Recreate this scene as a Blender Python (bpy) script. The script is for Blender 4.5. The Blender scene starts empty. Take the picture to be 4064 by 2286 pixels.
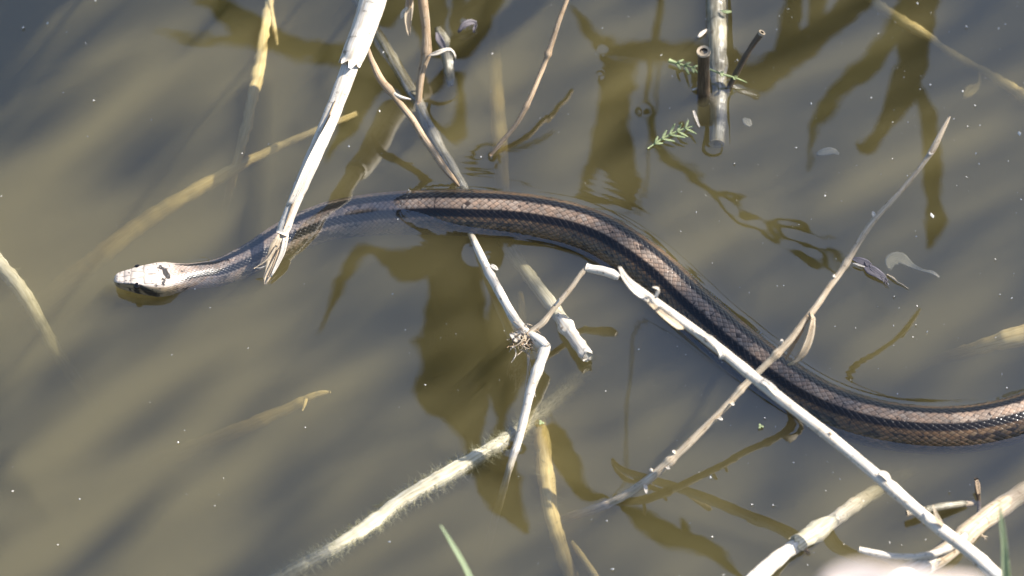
import bpy, math, random
import numpy as np
from mathutils import Vector

# ------------------------------------------------------------------ camera, sky, sun, exposure
scene = bpy.context.scene
C = scene.collection
TH = math.radians(58.0)          # camera looks down at the pond by this much
DIST = 2.5
LENS = 150.0
FPX = 4064 * LENS / 36.0
SUN_EL, SUN_AZ = math.radians(43), math.radians(24)   # azimuth from +X towards +Y

cam_d = bpy.data.cameras.new('camera')
cam = bpy.data.objects.new('camera', cam_d)
C.objects.link(cam)
CAM = np.array([0, -DIST * math.cos(TH), DIST * math.sin(TH)])
cam.location = CAM
cam.rotation_euler = (math.pi / 2 - TH, 0, 0)
cam_d.lens = LENS
cam_d.sensor_width = 36
cam_d.clip_start, cam_d.clip_end = 0.05, 500
cam_d.dof.use_dof = True
cam_d.dof.focus_distance = DIST - 0.005
cam_d.dof.aperture_fstop = 5.6
scene.camera = cam

world = bpy.data.worlds.new('World')
scene.world = world
world.use_nodes = True
wn = world.node_tree
bg = wn.nodes['Background']
sky = wn.nodes.new('ShaderNodeTexSky')
sky.sky_type = 'NISHITA'
sky.sun_disc = False
sky.sun_elevation = SUN_EL
sky.sun_rotation = math.pi / 2 - SUN_AZ
sky.air_density = 1.0
sky.dust_density = 1.6
sky.ozone_density = 3.0
wn.links.new(sky.outputs[0], bg.inputs[0])
bg.inputs[1].default_value = 0.075

SUN = np.array([math.cos(SUN_EL) * math.cos(SUN_AZ), math.cos(SUN_EL) * math.sin(SUN_AZ), math.sin(SUN_EL)])
sl = bpy.data.lights.new('sun', 'SUN')
sl.energy = 5.0
sl.angle = math.radians(0.55)
sl.color = (1.0, 0.95, 0.87)
so = bpy.data.objects.new('sun', sl)
C.objects.link(so)
so.rotation_euler = Vector(SUN).to_track_quat('Z', 'Y').to_euler()

scene.view_settings.view_transform = 'Standard'
scene.view_settings.look = 'None'
scene.view_settings.exposure = 1.34
scene.view_settings.gamma = 1.0
scene.render.engine = 'CYCLES'
cy = scene.cycles
cy.max_bounces = 10
cy.volume_bounces = 6
cy.transparent_max_bounces = 12
cy.sample_clamp_indirect = 4.0
cy.sample_clamp_direct = 12.0
cy.caustics_reflective = False
cy.caustics_refractive = False
cy.use_denoising = True

# ------------------------------------------------------------------ helpers
RIGHT = np.array([1.0, 0, 0])
FWD = np.array([0, math.cos(TH), -math.sin(TH)])
UP = np.array([0, math.sin(TH), math.cos(TH)])


def at(u, v, h):
    """point of the place at height h (m) that stands at photograph position u, v"""
    d = FWD + RIGHT * ((u - 2032) / FPX) - UP * ((v - 1143) / FPX)
    t = (h - CAM[2]) / d[2]
    return CAM + d * t


def mirrored(u, v, H):
    """point at height H whose mirror image in the flat water stands at u, v"""
    p = at(u, v, -H)
    return np.array([p[0], p[1], H])


def px(w, p):
    return w * np.linalg.norm(np.asarray(p) - CAM) / FPX


def sm(a, b, x):
    t = np.clip((np.asarray(x, float) - a) / (b - a), 0, 1)
    return t * t * (3 - 2 * t)


def spline(P, n):
    """Catmull-Rom through rows of P (any number of columns), n samples even in arc length of the first three columns"""
    P = np.asarray(P, float)
    if len(P) == 2:
        P = np.vstack([P[0], P.mean(0), P[1]])
    Q = np.vstack([2 * P[0] - P[1], P, 2 * P[-1] - P[-2]])
    out = []
    for i in range(1, len(Q) - 2):
        t = np.linspace(0, 1, 40, endpoint=False)[:, None]
        p0, p1, p2, p3 = Q[i - 1], Q[i], Q[i + 1], Q[i + 2]
        out.append(0.5 * (2 * p1 + (p2 - p0) * t + (2 * p0 - 5 * p1 + 4 * p2 - p3) * t ** 2 + (3 * p1 - p0 - 3 * p2 + p3) * t ** 3))
    out.append(P[-1:])
    D = np.vstack(out)
    s = np.r_[0, np.cumsum(np.linalg.norm(np.diff(D[:, :3], axis=0), axis=1))]
    q = np.linspace(0, s[-1], n)
    return np.stack([np.interp(q, s, D[:, k]) for k in range(D.shape[1])], 1), s[-1]


def noise1(rng, n, k):
    k = max(2, int(k))
    return np.interp(np.linspace(0, k, n), np.arange(k + 1), rng.uniform(-1, 1, k + 1))


def vnoise(x, y, seed):
    """smooth value noise on arrays"""
    xi, yi = np.floor(x).astype(np.int64), np.floor(y).astype(np.int64)
    fx, fy = x - xi, y - yi
    fx, fy = fx * fx * fx * (fx * (6 * fx - 15) + 10), fy * fy * fy * (fy * (6 * fy - 15) + 10)

    def hsh(a, b):
        return ((np.sin(a * 127.1 + b * 311.7 + seed * 74.7) * 43758.5453) % 1.0) * 2 - 1
    return (hsh(xi, yi) * (1 - fx) + hsh(xi + 1, yi) * fx) * (1 - fy) + (hsh(xi, yi + 1) * (1 - fx) + hsh(xi + 1, yi + 1) * fx) * fy


def mesh(name, V, F, mat, parent=None, tc=None, col=None, smooth=True, origin=None):
    """one mesh object; F is an (n,3) or (n,4) array or a list of such arrays"""
    V = np.asarray(V, float)
    if parent is not None:
        o0 = np.array(parent['_o'])
    else:
        o0 = np.asarray(origin, float) if origin is not None else V.mean(0)
    Fs = F if isinstance(F, list) else [F]
    Fs = [np.asarray(f, np.int32) for f in Fs if len(f)]
    me = bpy.data.meshes.new(name)
    me.vertices.add(len(V))
    me.vertices.foreach_set('co', (V - o0).astype(np.float32).ravel())
    idx = np.concatenate([f.ravel() for f in Fs])
    sizes = np.concatenate([np.full(len(f), f.shape[1], np.int32) for f in Fs])
    me.loops.add(len(idx))
    me.loops.foreach_set('vertex_index', idx)
    me.polygons.add(len(sizes))
    starts = np.r_[0, np.cumsum(sizes)[:-1]].astype(np.int32)
    me.polygons.foreach_set('loop_start', starts)
    me.polygons.foreach_set('use_smooth', np.full(len(sizes), smooth))
    if tc is not None:
        a = me.attributes.new('tc', 'FLOAT_VECTOR', 'POINT')
        a.data.foreach_set('vector', np.asarray(tc, np.float32).ravel())
    if col is not None:
        a = me.attributes.new('pigment', 'FLOAT_COLOR', 'POINT')
        c4 = np.ones((len(V), 4), np.float32)
        c4[:, :3] = col
        a.data.foreach_set('color', c4.ravel())
    me.materials.append(mat)
    me.update(calc_edges=True)
    me.validate()
    o = bpy.data.objects.new(name, me)
    C.objects.link(o)
    if parent is not None:
        o.parent = parent
        o['_o'] = list(o0)
    else:
        o.location = o0
        o['_o'] = list(o0)
    return o


def tag(o, label, cat, group=None, kind=None):
    o['label'] = label
    o['category'] = cat
    if group:
        o['group'] = group
    if kind:
        o['kind'] = kind
    return o


def thing(name, loc, label, cat, group=None):
    e = bpy.data.objects.new(name, None)
    e.empty_display_size = 0.02
    C.objects.link(e)
    e.location = loc
    e['_o'] = [float(x) for x in loc]
    return tag(e, label, cat, group)


def frames(P):
    T = np.gradient(P, axis=0)
    T /= np.linalg.norm(T, axis=1)[:, None] + 1e-12
    ref = np.array([0, 0, 1.0]) if abs(T[0][2]) < 0.9 else np.array([1.0, 0, 0])
    N = np.zeros_like(P)
    n = ref - T[0] * ref.dot(T[0])
    n /= np.linalg.norm(n)
    for i in range(len(P)):
        n = n - T[i] * n.dot(T[i])
        n /= np.linalg.norm(n) + 1e-12
        N[i] = n
    return T, N, np.cross(T, N)


def tube_data(pts, radii, seg=12, step=0.0014, seed=0, bump=0.06, nodes=(), flat=1.0, hollow=(False, False), ragged=(0, 0), wob=0.0, lump=0.0):
    """closed tapered stem through world points; nodes = list of (t, height, width)"""
    rng = np.random.default_rng(seed + 17)
    R0 = np.c_[np.asarray(pts, float), np.asarray(radii, float)]
    L = np.linalg.norm(np.diff(R0[:, :3], axis=0), axis=1).sum()
    n = int(np.clip(L / step, 8, 700))
    S, L = spline(R0, n)
    P, r = S[:, :3], np.maximum(S[:, 3], 1e-5)
    T, N, B = frames(P)
    if wob:
        k = max(3, L / 0.012)
        P = P + (N * noise1(rng, n, k)[:, None] + B * noise1(rng, n, k)[:, None]) * wob
        T, N, B = frames(P)
    t = np.linspace(0, 1, n)
    r = r * (1 + bump * noise1(rng, n, L / 0.006) + bump * 0.5 * noise1(rng, n, L / 0.002))
    for (c, hgt, wd) in nodes:
        r = r * (1 + hgt * np.exp(-((t - c) * L / wd) ** 2))
    a = np.linspace(0, 2 * math.pi, seg, endpoint=False)
    rr = r[:, None] * np.ones(seg)[None]
    g = rng.uniform(-1, 1, seg)
    rr = rr * (1 + bump * 0.6 * g[None])
    if lump:
        rr = rr * (1 + lump * vnoise(np.outer(t * L / 0.004, np.ones(seg)), np.outer(np.ones(n), np.cos(a) * 1.6 + 7) + np.sin(a) * 0.7, seed))
    V = P[:, None, :] + rr[..., None] * (np.cos(a)[None, :, None] * N[:, None, :] * flat + np.sin(a)[None, :, None] * B[:, None, :])
    for e, k, sg in ((0, 0, -1), (1, n - 1, 1)):
        if ragged[e]:
            V[k] += (T[k] * sg) * (rng.uniform(0, 1, seg) ** 1.5 * ragged[e])[:, None]
    tc = np.stack([np.outer(t * L, np.ones(seg)), np.outer(np.ones(n), np.cos(a)), np.outer(np.ones(n), np.sin(a))], -1)
    V = V.reshape(-1, 3)
    tc = tc.reshape(-1, 3)
    i = np.arange(n - 1)[:, None] * seg
    j = np.arange(seg)[None]
    F = np.stack([i + j, i + seg + j, i + seg + (j + 1) % seg, i + (j + 1) % seg], -1).reshape(-1, 4)
    tris, quads = [], [F]
    VV, TC = [V], [tc]
    nv = len(V)
    for e, k, sg in ((0, 0, -1), (1, n - 1, 1)):
        base = k * seg
        ring = V[base:base + seg]
        cen = ring.mean(0)
        jj = np.arange(seg)
        if hollow[e]:
            r1 = cen + (ring - cen) * 0.60
            r1b = cen + (ring - cen) * 0.57 - T[k] * sg * r[k] * 0.12
            r2 = cen + (ring - cen) * 0.5 - T[k] * sg * r[k] * 2.4
            VV += [r1, r1b, r2, (cen - T[k] * sg * r[k] * 2.4)[None]]
            TC += [np.full((seg, 3), 5.0), np.full((seg, 3), 9.0), np.full((seg, 3), 9.0), np.full((1, 3), 9.0)]
            for A, Bq in ((base, nv), (nv, nv + seg), (nv + seg, nv + 2 * seg)):
                q = np.stack([A + jj, A + (jj + 1) % seg, Bq + (jj + 1) % seg, Bq + jj], -1)
                quads.append(q if e else q[:, ::-1])
            tr = np.stack([nv + 2 * seg + jj, nv + 2 * seg + (jj + 1) % seg, np.full(seg, nv + 3 * seg)], -1)
            tris.append(tr if e else tr[:, ::-1])
            nv += 3 * seg + 1
        else:
            VV.append((cen + T[k] * sg * r[k] * 0.25)[None])
            TC.append(tc[base][None])
            tr = np.stack([base + jj, base + (jj + 1) % seg, np.full(seg, nv)], -1)
            tris.append(tr if e else tr[:, ::-1])
            nv += 1
    return np.vstack(VV), [np.vstack(quads), np.vstack(tris)], np.vstack(TC), (P, T, N, B, r, L)


def ctrl(pts):
    """(u, v, height mm, width px) rows to world points and radii"""
    W = [at(u, v, h / 1000) for (u, v, h, w) in pts]
    R = [px(w, p) / 2 for (u, v, h, w), p in zip(pts, W)]
    return W, R


def stem(name, pts, mat, parent=None, **k):
    W, R = ctrl(pts)
    V, F, tc, info = tube_data(W, R, **k)
    o = mesh(name, V, F, mat, parent, tc=tc, origin=W[0])
    o_info[o.name] = info
    return o


o_info = {}


def ribbon_data(P, w, nrm, thick=0.0004, fold=0.25, n=None, seed=0, jag=0.0, curl=0.0, cross=6):
    """leaf blade through world points P with full widths w and up-vector nrm; both faces and rim closed"""
    rng = np.random.default_rng(seed + 5)
    D = np.c_[np.asarray(P, float), np.asarray(w, float)]
    L = np.linalg.norm(np.diff(D[:, :3], axis=0), axis=1).sum()
    n = n or int(np.clip(L / 0.004, 10, 90))
    S, L = spline(D, n)
    P, w = S[:, :3], np.maximum(S[:, 3], 1e-4)
    T = np.gradient(P, axis=0)
    T /= np.linalg.norm(T, axis=1)[:, None]
    nrm = np.asarray(nrm, float)
    Bv = np.cross(T, nrm[None])
    Bv /= np.linalg.norm(Bv, axis=1)[:, None] + 1e-9
    Nv = np.cross(Bv, T)
    tw = curl * np.linspace(0, 1, n) + 0.15 * noise1(rng, n, 5)
    Bt = Bv * np.cos(tw)[:, None] + Nv * np.sin(tw)[:, None]
    Nt = -Bv * np.sin(tw)[:, None] + Nv * np.cos(tw)[:, None]
    x = np.linspace(-1, 1, cross)
    wl = w * (1 + jag * noise1(rng, n, L / 0.006))
    wr = w * (1 + jag * noise1(rng, n, L / 0.006))
    off = np.where(x[None] < 0, wl[:, None], wr[:, None]) * x[None] * 0.5
    up = fold * w[:, None] * (np.abs(x)[None] ** 1.4) * 0.5
    mid = P[:, None] + off[..., None] * Bt[:, None] + up[..., None] * Nt[:, None]
    top = mid + Nt[:, None] * thick * 0.5
    bot = mid - Nt[:, None] * thick * 0.5
    ring = np.concatenate([top, bot[:, ::-1]], 1)
    m = ring.shape[1]
    tcx = np.concatenate([x, x[::-1]])
    tc = np.stack([np.outer(np.linspace(0, L, n), np.ones(m)), np.outer(np.ones(n), tcx), np.zeros((n, m))], -1)
    V = ring.reshape(-1, 3)
    i = np.arange(n - 1)[:, None] * m
    j = np.arange(m)[None]
    F = np.stack([i + j, i + (j + 1) % m, i + m + (j + 1) % m, i + m + j], -1).reshape(-1, 4)
    caps = []
    for base, fl in ((0, 1), ((n - 1) * m, 0)):
        for q in range(cross - 1):
            c = [base + q, base + m - 1 - q, base + m - 2 - q, base + q + 1]
            caps.append(c if fl else c[::-1])
    return V, [np.vstack([F, np.array(caps)])], tc.reshape(-1, 3)


def blade(name, pts, mat, parent=None, nrm=(0, 0, 1), **k):
    """leaf from (u, v, height mm, width px) rows"""
    W = [at(u, v, h / 1000) for (u, v, h, w) in pts]
    ws = [px(p[3], q) for p, q in zip(pts, W)]
    V, F, tc = ribbon_data(W, ws, nrm, **k)
    return mesh(name, V, F, mat, parent, tc=tc, origin=W[0])


# ------------------------------------------------------------------ materials
def nodes_of(name):
    m = bpy.data.materials.new(name)
    m.use_nodes = True
    nt = m.node_tree
    return m, nt, nt.nodes['Principled BSDF']


def N(nt, t, **k):
    n = nt.nodes.new(t)
    for a, b in k.items():
        setattr(n, a, b)
    return n


def ramp(nt, fac, stops):
    r = N(nt, 'ShaderNodeValToRGB')
    els = r.color_ramp.elements
    while len(els) < len(stops):
        els.new(0.5)
    for e, (p, c) in zip(els, stops):
        e.position = p
        e.color = (*c, 1)
    nt.links.new(fac, r.inputs[0])
    return r.outputs[0]


def fibre(name, dark, mid, light, rough=0.75, spot=None, scale=1.0, trans=0.0, spec=0.3, bumpd=0.0006):
    """stalks and leaves: lengthwise fibres, patches and small stains, following the stem's own coordinates"""
    m, nt, b = nodes_of(name)
    at_ = N(nt, 'ShaderNodeAttribute', attribute_name='tc')
    mp = N(nt, 'ShaderNodeMapping')
    mp.inputs['Scale'].default_value = (45 * scale, 3.2, 3.2)
    nt.links.new(at_.outputs['Vector'], mp.inputs[0])
    n1 = N(nt, 'ShaderNodeTexNoise')
    n1.inputs['Scale'].default_value = 1.6
    n1.inputs['Detail'].default_value = 5
    nt.links.new(mp.outputs[0], n1.inputs['Vector'])
    colr = ramp(nt, n1.outputs[0], [(0.25, dark), (0.5, mid), (0.72, light)])
    mp2 = N(nt, 'ShaderNodeMapping')
    mp2.inputs['Scale'].default_value = (330 * scale, 1.1, 1.1)
    nt.links.new(at_.outputs['Vector'], mp2.inputs[0])
    n2 = N(nt, 'ShaderNodeTexNoise')
    n2.inputs['Scale'].default_value = 1.0
    n2.inputs['Detail'].default_value = 4
    nt.links.new(mp2.outputs[0], n2.inputs['Vector'])
    if spot:
        f = ramp(nt, n2.outputs[0], [(0.60, (0, 0, 0)), (0.72, (1, 1, 1))])
        mx = N(nt, 'ShaderNodeMix', data_type='RGBA')
        nt.links.new(f, mx.inputs[0])
        nt.links.new(colr, mx.inputs[6])
        mx.inputs[7].default_value = (*spot, 1)
        colr = mx.outputs[2]
    # the inside of a hollow stem is painted dark in place of its shade (coordinate marker 9)
    sep = N(nt, 'ShaderNodeSeparateXYZ')
    nt.links.new(at_.outputs['Vector'], sep.inputs[0])
    gt = N(nt, 'ShaderNodeMath', operation='GREATER_THAN')
    nt.links.new(sep.outputs[1], gt.inputs[0])
    gt.inputs[1].default_value = 7.0
    mx = N(nt, 'ShaderNodeMix', data_type='RGBA')
    nt.links.new(gt.outputs[0], mx.inputs[0])
    nt.links.new(colr, mx.inputs[6])
    mx.inputs[7].default_value = (0.015, 0.011, 0.008, 1)
    nt.links.new(mx.outputs[2], b.inputs['Base Color'])
    b.inputs['Roughness'].default_value = rough
    b.inputs['Specular IOR Level'].default_value = spec
    bm = N(nt, 'ShaderNodeBump')
    bm.inputs['Strength'].default_value = 0.5
    bm.inputs['Distance'].default_value = bumpd
    mp3 = N(nt, 'ShaderNodeMapping')
    mp3.inputs['Scale'].default_value = (30, 9, 9)
    nt.links.new(at_.outputs['Vector'], mp3.inputs[0])
    n3 = N(nt, 'ShaderNodeTexNoise')
    n3.inputs['Scale'].default_value = 1.5
    n3.inputs['Detail'].default_value = 6
    nt.links.new(mp3.outputs[0], n3.inputs['Vector'])
    nt.links.new(n3.outputs[0], bm.inputs['Height'])
    nt.links.new(bm.outputs[0], b.inputs['Normal'])
    if trans:
        tr = N(nt, 'ShaderNodeBsdfTranslucent')
        nt.links.new(mx.outputs[2], tr.inputs[0])
        ms = N(nt, 'ShaderNodeMixShader')
        ms.inputs[0].default_value = trans
        nt.links.new(b.outputs[0], ms.inputs[1])
        nt.links.new(tr.outputs[0], ms.inputs[2])
        nt.links.new(ms.outputs[0], nt.nodes['Material Output'].inputs[0])
    return m


M_straw = fibre('bleached_reed', (0.30, 0.21, 0.12), (0.54, 0.43, 0.30), (0.70, 0.62, 0.48), spot=(0.26, 0.18, 0.11))
M_white = fibre('white_dry_reed', (0.46, 0.37, 0.26), (0.72, 0.64, 0.53), (0.84, 0.80, 0.72), spot=(0.32, 0.26, 0.19))
M_tan = fibre('tan_dry_twig', (0.24, 0.15, 0.08), (0.45, 0.32, 0.20), (0.62, 0.50, 0.36), spot=(0.25, 0.17, 0.1))
M_brown = fibre('wet_brown_stem', (0.03, 0.02, 0.012), (0.09, 0.06, 0.035), (0.2, 0.15, 0.09), rough=0.4, spec=0.5)
M_wet = fibre('wet_pale_reed', (0.10, 0.085, 0.055), (0.26, 0.23, 0.16), (0.48, 0.44, 0.34), rough=0.25, spec=0.6, spot=(0.12, 0.1, 0.07))
M_sunk = fibre('sunken_reed', (0.55, 0.39, 0.14), (0.78, 0.60, 0.27), (0.86, 0.72, 0.40), rough=0.8)
M_algae = fibre('algae_coated_stick', (0.36, 0.31, 0.19), (0.58, 0.52, 0.37), (0.76, 0.71, 0.56), rough=0.85)
M_fuzz = fibre('algae_hair', (0.30, 0.29, 0.17), (0.42, 0.40, 0.26), (0.55, 0.52, 0.38), rough=0.9, trans=0.4)
M_leaf = fibre('green_reed_leaf', (0.07, 0.09, 0.006), (0.12, 0.15, 0.01), (0.17, 0.20, 0.015), rough=0.55, trans=0.5, spec=0.15)
M_leafb = fibre('brown_reed_leaf', (0.035, 0.032, 0.004), (0.065, 0.06, 0.006), (0.10, 0.095, 0.01), rough=0.7, trans=0.1, spec=0.1)
M_grass = fibre('grass_blade', (0.30, 0.40, 0.22), (0.44, 0.52, 0.33), (0.56, 0.62, 0.45), rough=0.5, trans=0.4)
M_sprig = fibre('green_sprig', (0.30, 0.38, 0.14), (0.46, 0.54, 0.27), (0.62, 0.66, 0.42), rough=0.6, trans=0.3)
M_debris = fibre('grey_debris', (0.06, 0.05, 0.055), (0.16, 0.14, 0.15), (0.34, 0.32, 0.33), rough=0.5)
M_pale = fibre('pale_leaf', (0.32, 0.29, 0.2), (0.44, 0.4, 0.3), (0.54, 0.5, 0.4), rough=0.7)
M_pink = fibre('dry_pinkish_leaf', (0.45, 0.36, 0.32), (0.66, 0.57, 0.52), (0.78, 0.72, 0.68), rough=0.8, trans=0.2)
M_speck, _nt, _b = nodes_of('floating_dust')
_b.inputs['Base Color'].default_value = (0.8, 0.77, 0.7, 1)
_b.inputs['Roughness'].default_value = 0.5

M_bed, _nt, _b = nodes_of('pond_silt')
_n = N(_nt, 'ShaderNodeTexNoise')
_n.inputs['Scale'].default_value = 12
_n.inputs['Detail'].default_value = 6
_nt.links.new(ramp(_nt, _n.outputs[0], [(0.3, (0.05, 0.04, 0.02)), (0.7, (0.12, 0.09, 0.05))]), _b.inputs['Base Color'])
_b.inputs['Roughness'].default_value = 0.95

# murky water: mirror-like skin over a scattering, blue-absorbing body
F0 = 0.17
M_water, nt, b = nodes_of('murky_water')
nt.nodes.remove(b)
lw = N(nt, 'ShaderNodeLayerWeight')
lw.inputs[0].default_value = 0.5
pw = N(nt, 'ShaderNodeMath', operation='POWER')
nt.links.new(lw.outputs['Facing'], pw.inputs[0])
pw.inputs[1].default_value = 5.0
fr = N(nt, 'ShaderNodeMath', operation='MULTIPLY_ADD')
nt.links.new(pw.outputs[0], fr.inputs[0])
fr.inputs[1].default_value = 1 - F0
fr.inputs[2].default_value = F0
gl = N(nt, 'ShaderNodeBsdfGlossy')
gl.inputs['Roughness'].default_value = 0.0
tr = N(nt, 'ShaderNodeBsdfTransparent')
ms = N(nt, 'ShaderNodeMixShader')
nt.links.new(fr.outputs[0], ms.inputs[0])
nt.links.new(tr.outputs[0], ms.inputs[1])
nt.links.new(gl.outputs[0], ms.inputs[2])
nt.links.new(ms.outputs[0], nt.nodes['Material Output'].inputs['Surface'])
vs = N(nt, 'ShaderNodeVolumeScatter')
vs.inputs['Color'].default_value = (0.87, 0.78, 0.46, 1)
vs.inputs['Density'].default_value = 15.5
va = N(nt, 'ShaderNodeVolumeAbsorption')
va.inputs['Color'].default_value = (0.46, 0.39, 0.03, 1)
va.inputs['Density'].default_value = 30
ad = N(nt, 'ShaderNodeAddShader')
nt.links.new(vs.outputs[0], ad.inputs[0])
nt.links.new(va.outputs[0], ad.inputs[1])
nt.links.new(ad.outputs[0], nt.nodes['Material Output'].inputs['Volume'])

M_snake, nt, b = nodes_of('snake_skin')
a_ = N(nt, 'ShaderNodeAttribute', attribute_name='pigment')
n_ = N(nt, 'ShaderNodeTexNoise')
n_.inputs['Scale'].default_value = 900
n_.inputs['Detail'].default_value = 3
mx = N(nt, 'ShaderNodeMix', data_type='RGBA', blend_type='MULTIPLY')
mx.inputs[0].default_value = 0.5
nt.links.new(a_.outputs['Color'], mx.inputs[6])
nt.links.new(ramp(nt, n_.outputs[0], [(0.3, (0.6, 0.6, 0.6)), (0.7, (1, 1, 1))]), mx.inputs[7])
nt.links.new(mx.outputs[2], b.inputs['Base Color'])
b.inputs['Roughness'].default_value = 0.31
b.inputs['Specular IOR Level'].default_value = 0.45
b.inputs['Coat Weight'].default_value = 0.35
b.inputs['Coat Roughness'].default_value = 0.12
M_eye, nt, b = nodes_of('snake_eye')
b.inputs['Base Color'].default_value = (0.008, 0.006, 0.005, 1)
b.inputs['Roughness'].default_value = 0.06

# ------------------------------------------------------------------ the snake: its axis first, because the water rises against it
AX = np.array([  # u, v, height of axis (mm)
    (452, 1112, 6.6), (500, 1112, 6.6), (560, 1112, 6.4), (640, 1108, 5.4), (720, 1100, 2.4), (800, 1092, -3), (880, 1078, -6.8), (1010, 1020, -8.6),
    (1136, 945, -9.8), (1300, 880, -11.0), (1450, 855, -12.6), (1572, 847, -12.0), (1700, 843, -9.0), (1844, 846, -4.6), (1990, 853, -2.6),
    (2116, 868, -1.8), (2260, 897, -1.4), (2388, 945, -1.0), (2500, 1014, -1.0), (2605, 1095, -1.0), (2713, 1196, -1.2), (2828, 1300, -1.5),
    (2980, 1425, -2.5), (3155, 1552, -4), (3310, 1632, -4), (3483, 1684, -4), (3650, 1706, -3.5), (3811, 1706, -3), (3950, 1686, -3),
    (4060, 1656, -4), (4200, 1600, -9), (4380, 1510, -14), (4560, 1420, -22)], float)
axw = np.array([at(u, v, h / 1000) for u, v, h in AX])
NS = 1500
SA, SL = spline(axw, NS)
sS = np.linspace(0, SL * 1000, NS)     # mm along the body
kA = [(0, 0.6), (0.5, 2.2), (1.5, 3.4), (3, 4.4), (6, 5.2), (10, 6.2), (14, 7.4), (20, 9.0), (26, 10.2), (31, 10.2), (36, 9.2), (44, 8.0), (54, 7.8), (75, 8.8), (110, 10.5), (150, 12.0), (190, 13.3), (225, 13.8), (300, 13.9), (420, 14.0), (560, 13.8), (700, 12.5), (800, 10.0)]
kT = [(0, 0.5), (0.5, 1.9), (1.5, 2.9), (3, 3.7), (6, 4.5), (10, 5.3), (14, 5.9), (20, 6.3), (26, 6.4), (31, 6.3), (36, 6.2), (44, 6.3), (54, 7.0), (75, 7.9), (110, 9.2), (150, 10.8), (190, 12.6), (225, 13.3), (300, 13.6), (420, 13.4), (560, 12.8), (700, 12.0), (800, 10.0)]
kB = [(0, 0.5), (0.5, 1.6), (1.5, 2.5), (3, 3.6), (6, 4.8), (10, 5.6), (14, 6.2), (20, 6.6), (26, 6.7), (31, 6.5), (36, 6.3), (44, 6.3), (54, 6.4), (75, 7.2), (110, 8.6), (150, 10.2), (190, 11.8), (225, 12.4), (300, 12.6), (420, 12.4), (560, 12.0), (700, 11.0), (800, 9.0)]


def prof(k):
    return np.interp(sS, [p[0] for p in k], [p[1] for p in k]) / 1000


sa, st, sb = prof(kA), prof(kT), prof(kB)
ROLL = np.interp(sS, [0, 50, 90, 150, 220, 300, 350, 440, 520, 700], np.radians([-3, 0, 7, 9, 7, 3, -1, 0, -4, -5]))


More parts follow.
